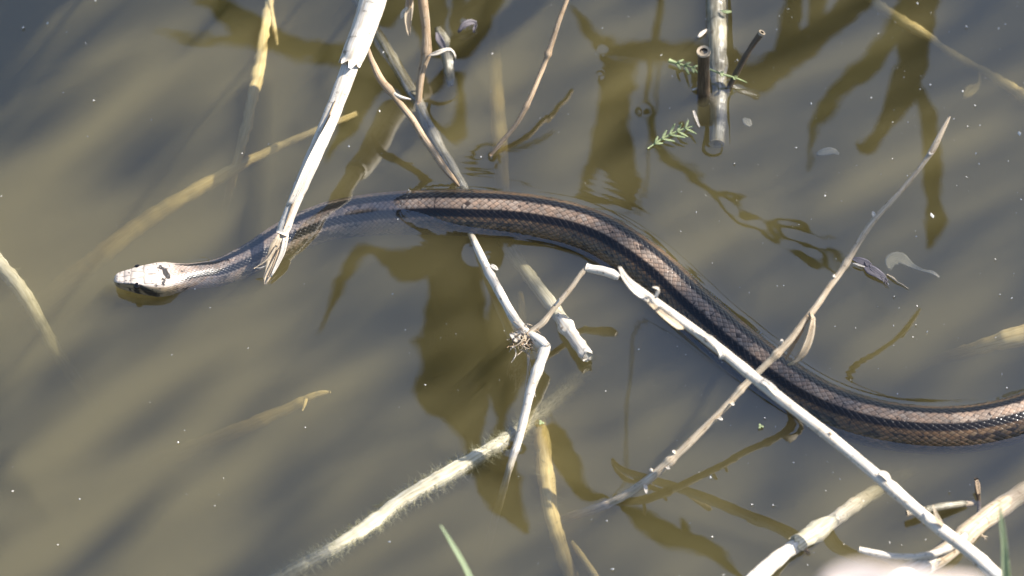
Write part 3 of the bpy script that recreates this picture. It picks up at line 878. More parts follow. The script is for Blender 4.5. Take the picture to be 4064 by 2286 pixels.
t = thing('long_thin_twig', at(2425, 1990, 0), 'long thin buff twig crossing over the snake from right to bottom centre', 'twig')
stem('stem', [(3772, 458, 106, 8), (3745, 510, 103, 20), (3705, 590, 99, 26), (3670, 640, 96, 20), (3580, 752, 89, 20), (3470, 872, 81, 24), (3400, 975, 76, 25), (3330, 1085, 70, 25), (3220, 1242, 61, 27), (3110, 1375, 52, 28), (2985, 1500, 42, 28), (2900, 1590, 36, 28), (2790, 1705, 27, 29), (2680, 1810, 19, 32), (2570, 1905, 11, 36), (2480, 1965, 4, 36), (2425, 1995, -1, 34), (2350, 2022, -9, 38), (2240, 2060, -30, 36), (2080, 2110, -90, 34)], M_straw, t, seed=61, nodes=[(0.26, 0.25, 0.002), (0.42, 0.3, 0.0022), (0.49, 0.25, 0.002), (0.63, 0.3, 0.0025), (0.74, 0.2, 0.002), (0.86, 0.25, 0.003)], bump=0.06, wob=0.0003)
blade('dry_leaf', [(3214, 1242, 62, 10), (3222, 1262, 62, 20), (3205, 1325, 56, 40), (3175, 1395, 48, 42), (3145, 1432, 42, 26), (3126, 1448, 40, 6)], M_straw, t, seed=62, fold=0.9, nrm=(0.7, -0.3, 0.6))
blade('dry_leaf', [(3208, 1252, 62, 6), (3185, 1310, 57, 18), (3150, 1370, 50, 20), (3118, 1430, 43, 5)], M_tan, t, seed=63, fold=0.5, nrm=(-0.7, -0.3, 0.6))
for k, (u, v, h, du, dv) in enumerate([(3470, 862, 82, -6, -22), (3700, 605, 98, -14, 10), (3320, 1100, 69, -16, -6), (3100, 1362, 53, 4, -14), (2900, 1600, 36, 14, 8), (2850, 1660, 32, 18, 6), (2680, 1800, 20, -10, -12), (2560, 1925, 11, 6, 34), (2640, 1850, 16, 18, 12), (2590, 1870, 14, -12, -8)]):
    blade('bud_scale', [(u, v, h, 14), (u + du * 0.6, v + dv * 0.6, h + 2, 14), (u + du, v + dv, h + 2, 4)], M_white, t, seed=64 + k, fold=0.4)

# lower right tangle
t = thing('stout_reed', at(3560, 2300, 0), 'stout bleached reed at bottom right corner under the long white reed', 'reed')
stem('stem', [(3440, 2400, 14, 78), (3560, 2310, 9, 78), (3680, 2240, 6, 76), (3770, 2180, 4, 74), (3860, 2098, 2, 78), (3950, 2030, -2, 80), (4030, 1975, -8, 78), (4130, 1910, -18, 80)], M_straw, t, seed=71, nodes=[(0.38, 0.10, 0.006), (0.52, 0.14, 0.005)], bump=0.05, seg=20)
stem('leaf_sheath', [(3400, 2420, 15, 88), (3560, 2306, 9, 88), (3650, 2252, 7, 86), (3690, 2228, 6, 84)], M_white, t, seed=72, ragged=(0, 0.006), seg=20, bump=0.03)
splinters(t, 'fibre', 3900, 2125, 0, 6, M_straw, 40, 70, 30, 6, 310, 4)
t = thing('split_reed', at(3100, 2200, 0), 'grey white reed with a peeled brown section leaving the bottom edge', 'reed')
stem('stem', [(2900, 2390, 16, 78), (3000, 2295, 9, 68), (3090, 2215, 5, 62), (3160, 2165, 2, 58), (3240, 2110, -1, 62), (3310, 2065, -6, 58), (3420, 1985, -18, 58), (3560, 1900, -50, 50), (3720, 1800, -120, 46)], M_white, t, seed=74, nodes=[(0.30, 0.12, 0.003)], bump=0.06, lump=0.1, seg=18)
stem('peeled_bark', [(3160, 2160, 2, 66), (3220, 2122, 0, 74), (3270, 2090, -2, 70), (3300, 2070, -4, 54)], M_algae, t, seed=75, lump=0.3, ragged=(0.003, 0.004), seg=18)
splinters(t, 'bark_fibre', 3195, 2180, 1, 8, M_tan, 70, 60, 34, 6, 320, 3)
tag(stem('curved_white_twig', [(3408, 2180, 19, 20), (3440, 2188, 18, 24), (3540, 2206, 17, 25), (3640, 2208, 16, 25), (3730, 2190, 14, 28), (3800, 2152, 12, 32), (3835, 2118, 11, 26)], M_white, None, seed=77, hollow=(True, False), lump=0.12),
    'short curved white twig lying beside the stout reed', 'twig')
t = thing('floating_stick', at(3740, 2015, 0), 'short pale stick floating on the water behind the long white reed', 'stick')
stem('stem', [(3598, 2038, 7, 22), (3640, 2032, 6, 24), (3700, 2018, 4, 28), (3790, 2005, 1, 28), (3870, 1996, -3, 24)], M_straw, t, seed=78, hollow=(True, False), bump=0.1)
stem('split_half', [(3682, 2022, 8, 26), (3740, 2010, 6, 30), (3820, 2000, 3, 26)], M_wet, t, seed=79, ragged=(0.002, 0.003))
t = thing('forked_stub', at(3885, 1990, 0), 'small dark wet stub standing between floating stick and stout reed', 'stub')
stem('stem', [(3876, 1906, 8, 16), (3880, 1950, 4, 20), (3885, 1990, 0, 16), (3888, 2040, -2, 16), (3892, 2085, 2, 14)], M_brown, t, seed=80, bump=0.2, ragged=(0.002, 0.001))
blade('bark_strip', [(3874, 1905, 9, 12), (3880, 1930, 7, 22), (3884, 1962, 4, 14)], M_tan, t, seed=81, jag=0.2)

# wet thick stem at top right with its cut stubs
t = thing('floating_thick_stem', at(2848, 300, 0), 'thick wet pale stem floating at the top right with cut hollow stubs', 'stem')
stem('stem', [(2838, -200, 1.5, 78), (2842, 0, 0.5, 76), (2848, 180, -1.0, 74), (2850, 290, -3.4, 70), (2852, 400, -6.4, 70), (2850, 500, -7.4, 66), (2846, 572, -8, 56)], M_wet, t, seed=91, nodes=[(0.60, 0.16, 0.005)], hollow=(False, True), seg=20, lump=0.06)
p0 = at(2792, 362, 0.0)
V, F, tc, _ = tube_data([p0 + [0, 0.001, -0.012], p0, p0 + [-0.0005, 0.002, 0.018], p0 + [-0.0012, 0.003, 0.037]], [0.0040, 0.0040, 0.0038, 0.0038], seg=16, seed=92, hollow=(False, True), bump=0.06)
mesh('cut_stub', V, F, M_brown, t, tc=tc)
V, F, tc, _ = tube_data([p0 + [-0.0012, 0.003, 0.0366], p0 + [-0.0013, 0.0031, 0.0378]], [0.0042, 0.0041], seg=16, seed=93, hollow=(False, True), bump=0.03)
mesh('cut_rim', V, F, M_straw, t, tc=tc)
stem('thin_stub', [(2890, 362, -4, 28), (2905, 325, 2, 26), (2950, 240, 16, 24), (2990, 175, 26, 24), (3022, 132, 33, 25)], M_brown, t, seed=94, hollow=(False, True), bump=0.1)
stem('cut_rim', [(3019, 136, 32.6, 28), (3025, 128, 34, 28)], M_straw, t, seed=95, hollow=(False, True))


def sprig(label, axis, n, ln, seed, a0=150):
    r = random.Random(seed)
    W, R = ctrl(axis)
    t = thing('green_sprig', W[0], label, 'sprig')
    stem('stalk', axis, M_sprig, t, seg=6, seed=seed)
    S, _ = spline(np.array(axis, float), n + 2)
    for k in range(1, n + 1):
        u, v, h, w = S[k]
        du, dv = S[k + 1][0] - S[k - 1][0], S[k + 1][1] - S[k - 1][1]
        base = math.atan2(dv, du)
        for sd in (1, -1):
            a = base + sd * math.radians(r.uniform(28, 50))
            L = ln * (1 - 0.5 * abs(k / (n + 1) - 0.5)) * r.uniform(0.6, 1.1)
            blade('leaflet', [(u, v, h + 0.6, 4), (u + math.cos(a) * L * 0.5, v + math.sin(a) * L * 0.5, h + r.uniform(0.5, 3), 10), (u + math.cos(a) * L, v + math.sin(a) * L, h + r.uniform(0, 4), 3)], M_sprig, t, seed=seed + k, fold=0.2, n=7, cross=4)
    return t


sprig('yellow green feathery sprig caught beside the cut stub', [(2655, 240, 3, 16), (2700, 256, 3, 9), (2745, 268, 3, 8), (2770, 290, 2, 7)], 3, 44, 401)
sprig('thin green sprig laid across the floating thick stem', [(2805, 270, 8, 6), (2860, 292, 9, 8), (2915, 308, 7, 7), (2965, 328, 4, 4)], 2, 18, 420)
sprig('green fern-like sprig floating left of the thick stem end', [(2570, 590, 1, 6), (2630, 550, 1.5, 8), (2690, 520, 2, 8), (2752, 500, 2, 5)], 5, 62, 440)
tag(blade('green_flake', [(2860, 42, 7, 6), (2880, 48, 8, 14), (2902, 46, 7, 8)], M_sprig, None, seed=455), 'tiny green leaf scrap on the wet thick stem near top edge', 'leaf')
for k, (lab, pts) in enumerate([
        ('white dry chip floating left of the wet thick stem', [(2770, 150, 0.8, 8), (2785, 135, 1.5, 16), (2808, 116, 1, 5)]),
        ('small white scrap floating beside the fern-like sprig', [(2752, 440, 0.5, 8), (2762, 470, 1.2, 12), (2776, 505, 0.6, 6)]),
        ('small buff chip floating below the cut stub', [(2745, 358, 0.6, 6), (2758, 354, 1, 9), (2768, 350, 0.6, 3)])]):
    tag(blade('dry_chip', pts, M_white, None, seed=460 + k, fold=0.4, n=8), lab, 'chip', 'dry chips floating by the thick stem')

# half-sunken stem slanting behind the twigs, top centre
tag(stem('half_sunken_stem', [(1380, -60, -9, 36), (1450, 60, -7.5, 38), (1530, 190, -5.5, 42), (1600, 310, -4.5, 46), (1665, 420, -3.6, 42), (1705, 510, -3.6, 44), (1760, 610, -4, 42), (1815, 700, -5, 36), (1850, 760, -7, 30)], M_wet, None, seed=101, lump=0.15, bump=0.08, seg=16),
    'grey wet stem half sunk, slanting down towards the snake at top centre', 'stem')
t = thing('rotten_stub', at(1775, 250, 0), 'dark rotten stub with wet curled bark at top centre', 'stub')
stem('stem', [(1740, 120, -4, 34), (1765, 180, 1, 44), (1778, 250, 2, 42), (1785, 310, -1, 34), (1788, 335, -3, 26)], M_wet, t, seed=102, lump=0.3, ragged=(0.003, 0.002))
blade('bark_curl', [(1820, 130, 2, 10), (1850, 100, 5, 26), (1885, 95, 3, 20), (1880, 130, 1, 8)], M_debris, t, seed=103, fold=0.9, jag=0.3)
blade('bark_curl', [(1735, 130, 1, 10), (1748, 165, 4, 28), (1765, 195, 5, 14)], M_debris, t, seed=104, fold=0.8, jag=0.3)


# ------------------------------------------------------------------ sunken reeds
def fuzz(parent, src, n, ln, seed, name='algae_fuzz', t0=0.0, t1=1.0):
    """fine hair of algae on a sunken stick: one part, too fine to count"""
    P, T, Nn, B, r, L = o_info[src]
    rng = np.random.default_rng(seed)
    k = (rng.uniform(t0, t1, n) * (len(P) - 1)).astype(int)
    a = rng.uniform(0, 2 * math.pi, n)
    out = np.cos(a)[:, None] * Nn[k] + np.sin(a)[:, None] * B[k]
    base = P[k] + out * (r[k] * 0.9)[:, None]
    dirn = out + 0.7 * rng.normal(size=(n, 3)) * [1, 1, 0.4]
    dirn /= np.linalg.norm(dirn, axis=1)[:, None]
    ll = ln * rng.uniform(0.3, 1.3, n) ** 1.5
    side = np.cross(dirn, rng.normal(size=(n, 3)))
    side /= np.linalg.norm(side, axis=1)[:, None]
    w = 0.00011
    mid = base + dirn * (ll * 0.55)[:, None] + 0.25 * ll[:, None] * rng.normal(size=(n, 3)) * 0.5
    tip = mid + (dirn + 0.6 * rng.normal(size=(n, 3))) * (ll * 0.5)[:, None]
    V = np.stack([base - side * w, base + side * w, mid + side * w * 0.8, mid - side * w * 0.8, tip], 1).reshape(-1, 3)
    i = np.arange(n)[:, None] * 5
    Q = i + np.array([[0, 1, 2, 3]])
    Tt = i + np.array([[3, 2, 4]])
    lim = V[:, 2] > 0.0016
    V[lim, 2] = 0.0016 * 0.5
    o = mesh(name, V, [Q, Tt], M_fuzz, parent, tc=np.repeat(rng.uniform(0, 1, (n, 3)), 5, 0), smooth=False)
    o['kind'] = 'stuff'
    return o


def sunken(name, label, cat, pts, mat=M_sunk, n=0, ln=0.004, seed=0, group=None, part='stem', **k):
    W, R = ctrl(pts)
    if n:
        t = thing(name, W[0], label, cat, group)
        s = stem(part, pts, mat, t, seed=seed, **k)
        fuzz(t, s.name, n, ln, seed)
        return t
    return tag(stem(name, pts, mat, None, seed=seed, **k), label, cat, group)


G = 'sunken reed pieces in the murky water'
sunken('furry_stick', 'long algae-furred stick lying just under the water at bottom centre', 'stick',
       [(2480, 1360, -120, 50), (2330, 1480, -55, 54), (2250, 1552, -32, 60), (2130, 1650, -17, 62), (2010, 1745, -5.0, 62), (1900, 1812, -3.6, 64), (1750, 1900, -2.6, 66), (1600, 1985, -2.2, 64), (1480, 2075, -1.6, 62), (1400, 2130, -1.8, 62), (1320, 2180, -3.5, 60), (1230, 2228, -8, 58), (1120, 2285, -14, 54), (980, 2360, -24, 50)],
       M_algae, 15000, 0.0042, 110, lump=0.07, bump=0.12, seg=18)
sunken('sunken_reed', 'yellow sunken reed running steeply beneath the jointed stick to bottom edge', 'reed',
       [(2110, 1600, -30, 50), (2140, 1690, -22, 62), (2158, 1800, -17, 66), (2170, 1920, -14, 66), (2190, 2050, -14, 62), (2225, 2170, -19, 58), (2270, 2300, -24, 56), (2310, 2400, -30, 50)], M_sunk, 700, 0.004, 120, G, lump=0.15)
sunken('sunken_reed', 'short sunken sliver right of the steep yellow sunken reed at bottom edge', 'reed', [(2270, 2150, -20, 14), (2310, 2210, -16, 28), (2370, 2300, -11, 30), (2430, 2390, -8, 30)], M_sunk, 0, 0, 122, G)
sunken('sunken_reed', 'upright sunken reed with torn edge at the top left', 'reed',
       [(1085, -100, -2, 34), (1050, 120, -4, 40), (1032, 250, -7, 46), (1010, 350, -9, 50), (985, 470, -11, 46), (960, 570, -13, 40), (938, 650, -17, 36), (915, 740, -32, 34), (890, 840, -70, 28), (870, 920, -120, 24)], M_sunk, 0, 0, 124, G, flat=0.6, lump=0.25)
sunken('sunken_reed', 'short sunken spike hanging from the top edge at left', 'reed', [(1060, -80, -1.5, 26), (1075, 40, -3, 22), (1092, 130, -6, 18), (1100, 178, -9, 10)], M_sunk, 0, 0, 126, G)
sunken('sunken_reed', 'long blurred sunken reed sloping down left above the snake head', 'reed',
       [(1420, 450, -10, 24), (1250, 520, -11, 28), (1100, 585, -17, 32), (960, 652, -19, 42), (860, 710, -21, 54), (720, 790, -26, 60), (560, 890, -34, 66), (380, 1030, -42, 76), (120, 1230, -80, 80), (-150, 1420, -130, 80)], M_sunk, 0, 0, 128, G, lump=0.12)
sunken('sunken_reed', 'furred sunken stick entering from the left edge', 'stick',
       [(-120, 880, -6, 62), (-20, 1030, -8, 64), (60, 1120, -12, 64), (120, 1210, -18, 60), (190, 1340, -30, 54), (260, 1450, -46, 50), (380, 1620, -90, 50), (470, 1750, -140, 50)], M_algae, 900, 0.004, 130, G, lump=0.15)
t = sunken('sunken_twig', 'faint sunken twig with a forked tip left of the furry stick', 'twig',
           [(1312, 1556, -16, 12), (1270, 1562, -18, 26), (1225, 1580, -21, 34), (1100, 1640, -30, 46), (900, 1725, -40, 60), (600, 1840, -90, 64), (400, 1920, -140, 64)], M_sunk, 300, 0.003, 132, lump=0.15)
stem('fork', [(1215, 1582, -15, 18), (1208, 1608, -15, 12), (1200, 1630, -16, 6)], M_sunk, t, seed=133, seg=8)
sunken('sunken_reed', 'faint upright sunken reed behind the thin twig at top centre', 'reed', [(1950, 20, -110, 46), (1960, 180, -55, 50), (1972, 380, -32, 60), (1984, 560, -26, 62), (1994, 740, -40, 54), (2000, 900, -90, 50)], M_sunk, 0, 0, 134, G)
t = sunken('sunken_branch', 'yellow sunken branch crossing the top right corner', 'branch',
           [(3380, -80, -22, 34), (3460, 0, -17, 36), (3560, 70, -14, 36), (3640, 120, -12, 42), (3690, 150, -14, 30), (3780, 215, -22, 28), (3880, 270, -24, 30), (3960, 315, -20, 36), (4064, 385, -13, 50), (4180, 470, -8, 52)], M_sunk, 500, 0.003, 136, lump=0.25)
blade('leaflet', [(3888, 285, -23, 8), (3885, 335, -22, 14), (3850, 360, -21, 46), (3828, 390, -22, 14)], M_sunk, t, seed=137, fold=0.2)
sunken('sunken_reed', 'broad yellow sunken reed entering from the right edge', 'reed', [(3560, 1490, -120, 30), (3720, 1428, -60, 40), (3820, 1398, -30, 50), (3920, 1368, -18, 62), (4020, 1340, -11, 78), (4140, 1305, -7, 86)], M_sunk, 0, 0, 138, G, lump=0.12)
sunken('sunken_reed', 'small blurred sunken piece left of the jointed stick joint', 'reed', [(2065, 1165, -30, 24), (2072, 1230, -24, 30), (2080, 1300, -26, 22)], M_sunk, 0, 0, 139, G)
tag(blade('sunken_leaf', [(3532, 1072, -9, 10), (3536, 1038, -8, 54), (3572, 1026, -8, 56), (3618, 1054, -7, 24), (3660, 1072, -6, 12), (3700, 1082, -3, 16), (3728, 1100, -4, 8)], M_pale, None, seed=140, fold=0.1, n=24), 'pale tadpole-shaped dead leaf floating right of the thin twig', 'leaf')
tag(blade('sunken_leaf', [(3240, 612, -6, 10), (3270, 604, -5, 34), (3305, 600, -5, 30), (3330, 612, -6, 8)], M_pale, None, seed=141, fold=0.1), 'small whitish leaf scrap under the water at upper right', 'leaf')
tag(blade('sunken_leaf', [(2950, 470, -5, 12), (2965, 485, -5, 36), (2980, 500, -5, 14)], M_pale, None, seed=142, fold=0.1), 'round pale leaf scrap under water right of the thick stem end', 'leaf')

t = thing('feathery_debris', at(3480, 1080, 0), 'purplish grey feathery debris floating beside the long thin twig', 'debris')
blade('barb_mat', [(3425, 1045, 0.6, 14), (3450, 1068, 1.2, 36), (3490, 1095, 1.4, 44), (3520, 1118, 0.8, 16)], M_debris, t, seed=150, fold=0.2, jag=0.35)
blade('barb_mat', [(3380, 1028, 0.5, 10), (3410, 1035, 1.2, 26), (3445, 1045, 1, 22), (3462, 1058, 0.6, 6)], M_debris, t, seed=151, fold=0.2, jag=0.35)
blade('white_shaft', [(3385, 1045, 1.8, 4), (3408, 1052, 2.2, 9), (3432, 1060, 1.8, 4)], M_white, t, seed=152)
stem('thread', [(3520, 1090, 1, 6), (3545, 1105, 1.4, 10), (3560, 1118, 1.2, 5), (3585, 1132, 0.8, 4), (3607, 1148, 0.5, 2)], M_straw, t, seg=6, seed=153)
r = random.Random(9)
for k in range(16):
    u, v = 3440 + k * 5.4, 1055 + k * 4.2
    a = math.radians(r.choice((55, 235)) + r.uniform(-25, 25))
    stem('barb', [(u, v, 1.2, 5), (u + math.cos(a) * 14, v + math.sin(a) * 14, 1.6, 4), (u + math.cos(a) * 28, v + math.sin(a) * 28, 0.9, 2)], M_debris, t, seg=4, seed=160 + k, step=0.0015)


def duckweed(u, v, label, seed):
    r = random.Random(seed)
    t = thing('duckweed', at(u, v, 0), label, 'duckweed')
    for k in range(3):
        a = k * 2.1 + r.uniform(-.3, .3)
        blade('frond', [(u, v, 1.0, 6), (u + math.cos(a) * 7, v + math.sin(a) * 6, 1.3, 10), (u + math.cos(a) * 12, v + math.sin(a) * 11, 1.0, 4)], M_sprig, t, seed=seed + k, fold=0.05, n=8)


duckweed(2148, 1678, 'tiny pale green duckweed by the lower end of the jointed stick', 500)
duckweed(3018, 1692, 'tiny yellow green duckweed floating below the snake under the long reed', 510)

# ------------------------------------------------------------------ near plants at the lower edge
tag(blade('grass_blade', [(1748, 2085, 120, 5), (1775, 2130, 112, 13), (1815, 2200, 100, 21), (1855, 2280, 84, 27), (1900, 2400, 60, 38), (1960, 2620, 10, 40), (1970, 2680, -20, 40)], M_grass, None, seed=600, fold=0.5), 'green grass blade poking up from the bottom edge left of centre', 'grass')
tag(blade('grass_blade', [(3966, 1990, 150, 5), (3974, 2080, 138, 18), (3984, 2200, 116, 30), (3990, 2300, 98, 38), (4000, 2500, 50, 40), (4005, 2680, -5, 40)], M_grass, None, seed=601, fold=0.5), 'green grass blade rising in the bottom right corner', 'grass')
t = thing('near_dead_plant', at(3600, 3600, -0.05), 'blurred pinkish dead leaf close to the camera at bottom right edge', 'leaf')
blade('leaf', [(3250, 2330, 640, 30), (3320, 2308, 640, 120), (3430, 2312, 640, 160), (3560, 2335, 640, 150), (3700, 2345, 630, 140), (3850, 2340, 620, 110), (3960, 2380, 600, 40)], M_pink, t, seed=602, fold=0.25, jag=0.05, nrm=(0, -0.5, 1))
stem('stalk', [(3960, 2380, 600, 26), (4060, 2700, 420, 30), (4080, 3200, 200, 34), (4060, 3600, -60, 36)], M_tan, t, seed=603, step=0.006)


# ------------------------------------------------------------------ reeds beyond the far edge, seen as dark mirror images
def mirror_leaf(label, pts, mat, seed, base_u=None, plant='overhanging_reed', extra=()):
    """pts: (u, v, H mm, width px) of the mirror image; the blade carries on down to its root in the water beyond"""
    W = [mirrored(u, v, H / 1000) for (u, v, H, w) in pts]
    ws = [px(w * (1.05 if pts[0][0] == 1830 else 0.78), [p[0], p[1], -p[2]]) for (u, v, H, w), p in zip(pts, W)]
    root = np.array([W[0][0] + random.Random(seed).uniform(-0.06, 0.06), max(W[0][1], 0.42) + 0.10, -0.06])
    t = thing(plant, root, label, 'reed', 'green reeds overhanging beyond the top edge')
    mid = (root + W[0]) / 2 + np.array([0, 0.05, 0.02])
    V, F, tc, _ = tube_data([root, mid, W[0]], [0.0035, 0.003 if pts[0][1] < 800 else 0.0009, max(0.0007, ws[0] * 0.3)], seg=8, seed=seed, step=0.008)
    mesh('stalk', V, F, M_leafb, t, tc=tc)
    V, F, tc = ribbon_data(W, ws, (0, 0.53, 0.848), seed=seed, fold=0.12, jag=0.16, thick=0.0008, n=70)
    mesh('leaf', V, F, mat, t, tc=tc)
    for e in extra:
        We = [mirrored(u, v, H / 1000) for (u, v, H, w) in e]
        we = [px(w, [p[0], p[1], -p[2]]) for (u, v, H, w), p in zip(e, We)]
        V, F, tc = ribbon_data(We, we, (0, 0.53, 0.848), seed=seed + 1, fold=0.12, jag=0.16, thick=0.0008, n=60)
        mesh('leaf', V, F, mat, t, tc=tc)
    return t


mirror_leaf('broad drooping reed leaf mirrored as the big dark shape below the snake',
            [(1830, -250, 230, 26), (1832, 100, 260, 30), (1836, 480, 300, 34), (1838, 700, 320, 70), (1822, 900, 345, 225), (1818, 1000, 355, 235), (1812, 1120, 365, 205), (1800, 1300, 380, 250), (1795, 1450, 395, 285), (1815, 1580, 405, 250), (1850, 1690, 415, 130), (1862, 1800, 425, 50), (1866, 1880, 430, 12)], M_leafb, 700,
            extra=[[(1960, 1150, 360, 20), (1985, 1330, 380, 110), (1995, 1480, 395, 140), (1985, 1600, 405, 100), (1990, 1680, 415, 40), (1975, 1800, 425, 120), (1990, 1950, 440, 170), (2050, 2040, 450, 90), (2080, 2120, 460, 16)],
                   [(1760, 1010, 350, 110), (1640, 1050, 352, 130), (1560, 1030, 356, 70), (1470, 985, 360, 50), (1410, 1010, 366, 56), (1360, 1110, 374, 46), (1310, 1200, 382, 28), (1255, 1320, 392, 8)]])
mirror_leaf('reed leaf mirrored as the forked olive shape at top left',
            [(1420, 260, 330, 120), (1330, 215, 335, 110), (1200, 200, 340, 120), (1100, 165, 345, 110), (1000, 150, 350, 90), (900, 155, 354, 40), (760, 155, 358, 26), (610, 118, 362, 6)], M_leaf, 720,
            extra=[[(1080, 170, 345, 90), (980, 95, 340, 120), (900, 40, 336, 100), (840, 10, 333, 60), (760, 12, 330, 10)]])
mirror_leaf('reed leaf mirrored as the dark upright band left of the twigs',
            [(1560, -260, 180, 160), (1530, -60, 200, 200), (1500, 120, 220, 200), (1460, 300, 240, 190), (1400, 460, 255, 110), (1330, 580, 265, 40), (1300, 640, 270, 10)], M_leaf, 740)
mirror_leaf('reed leaf mirrored as the wide dark streak at the top centre',
            [(2060, -260, 190, 130), (1980, -80, 200, 150), (1880, 90, 214, 150), (1800, 220, 225, 110), (1740, 330, 235, 60), (1690, 430, 245, 14)], M_leafb, 760,
            extra=[[(1640, -200, 200, 150), (1690, 0, 210, 170), (1720, 140, 220, 120), (1730, 260, 230, 30)]])
mirror_leaf('slender shoot mirrored as a thin bent line above the snake',
            [(1800, -150, 190, 20), (1815, 150, 215, 24), (1835, 380, 240, 26), (1822, 520, 252, 34), (1826, 620, 262, 90), (1870, 645, 266, 60), (1960, 600, 262, 20), (2080, 580, 258, 18), (2190, 520, 252, 12)], M_leaf, 780)
mirror_leaf('reed leaf mirrored as the horizontal dark band left of the thick stem',
            [(2960, 235, 330, 60), (2850, 220, 335, 90), (2700, 205, 342, 110), (2540, 205, 350, 100), (2400, 170, 356, 80), (2320, 100, 352, 60), (2260, 30, 346, 30)], M_leafb, 800,
            extra=[[(2470, 240, 350, 150), (2460, 340, 356, 140), (2440, 440, 362, 150), (2430, 560, 372, 140), (2460, 660, 382, 120), (2500, 760, 392, 90), (2530, 850, 400, 60), (2560, 880, 404, 12)],
                   [(2400, 480, 370, 60), (2380, 600, 378, 70), (2330, 720, 388, 40), (2310, 760, 392, 8)]])
mirror_leaf('reed leaf mirrored as the broad olive diagonal right of the thick stem',
            [(3560, -200, 260, 150), (3420, -20, 276, 140), (3280, 110, 290, 130), (3130, 220, 305, 140), (3010, 310, 318, 160), (2920, 380, 328, 90), (2880, 430, 334, 20)], M_leafb, 820,
            extra=[[(3160, -160, 260, 50), (3150, 0, 275, 70), (3130, 130, 290, 90), (3110, 230, 300, 60)], [(3260, -160, 262, 60), (3240, 20, 278, 60), (3225, 120, 290, 30)]])
mirror_leaf('bright green reed leaf mirrored as the jagged lime streak at upper right',
            [(3640, -60, 340, 110), (3560, 100, 352, 120), (3480, 210, 362, 110), (3400, 290, 370, 100), (3330, 360, 378, 60), (3280, 440, 386, 90), (3240, 490, 392, 50), (3220, 570, 400, 26), (3200, 680, 410, 8)], M_leaf, 840)
mirror_leaf('wide reed leaf mirrored as the tall dark blade at upper right',
            [(3690, -220, 200, 150), (3665, -20, 220, 160), (3640, 130, 236, 150), (3610, 280, 250, 150), (3560, 420, 264, 140), (3500, 520, 274, 80), (3440, 585, 282, 70), (3405, 560, 284, 20)], M_leafb, 860,
            extra=[[(3650, 330, 290, 20), (3680, 450, 302, 70), (3700, 600, 318, 70), (3705, 760, 334, 75), (3718, 880, 346, 70), (3710, 930, 352, 50), (3690, 1000, 358, 10)]])
mirror_leaf('crooked shoot mirrored as the wavy olive line at right of centre',
            [(2560, 420, 200, 30), (2640, 620, 218, 50), (2720, 680, 226, 40), (2800, 740, 232, 44), (2900, 800, 240, 40), (3000, 880, 250, 46), (3100, 910, 254, 40), (3200, 955, 260, 40), (3300, 1000, 266, 26), (3370, 1060, 273, 8)], M_leaf, 880,
            extra=[[(3120, 910, 254, 20), (3200, 990, 262, 50), (3260, 1010, 264, 30), (3340, 1080, 272, 16)]])
mirror_leaf('reed leaf mirrored as the olive hooked shape near the bottom edge',
            [(2470, 1960, 392, 6), (2500, 2030, 400, 60), (2580, 2090, 408, 90), (2700, 2150, 416, 110), (2800, 2175, 420, 80), (2900, 2240, 428, 30), (3020, 2320, 440, 14)], M_leaf, 900,
            extra=[[(2720, 2150, 416, 70), (2712, 2080, 410, 40), (2705, 2040, 406, 8)],
                   [(2160, 1660, 380, 90), (2210, 1750, 388, 90), (2270, 1880, 400, 80), (2320, 1960, 408, 60), (2345, 2000, 412, 16)]])


# ------------------------------------------------------------------ tall reeds standing to the right, towards the sun: they cast the shafts of shade
def shade_reed(u0, v0, u1, v1, w, d, seed):
    """a reed whose long leaf shades the water from (u1, v1) down to (u0, v0)"""
    r = random.Random(seed)
    a, b = at(u0, v0, 0), at(u1, v1, 0)
    ws = px(w, a)
    foot = b + SUN * d
    tip = a + SUN * (d + r.uniform(0.05, 0.25))
    base = np.array([foot[0] + r.uniform(-0.03, 0.03), foot[1] + r.uniform(-0.03, 0.03), -0.1])
    V, F, tc, _ = tube_data([base, (base + foot) / 2 + np.array([r.uniform(-.02, .02), r.uniform(-.02, .02), 0]), foot], [0.004, 0.002, 0.0011], seg=6, step=0.06, seed=seed)
    m1, m2 = foot + (tip - foot) * 0.35, foot + (tip - foot) * 0.7
    V2, F2, tc2 = ribbon_data([foot, m1 + SUN * 0.02, m2 + SUN * 0.02, tip], [ws * 0.5, ws * 1.05, ws, ws * 0.15], SUN, seed=seed, n=24, fold=0.2, thick=0.0006)
    return [(V, F, tc), (V2, F2, tc2)]


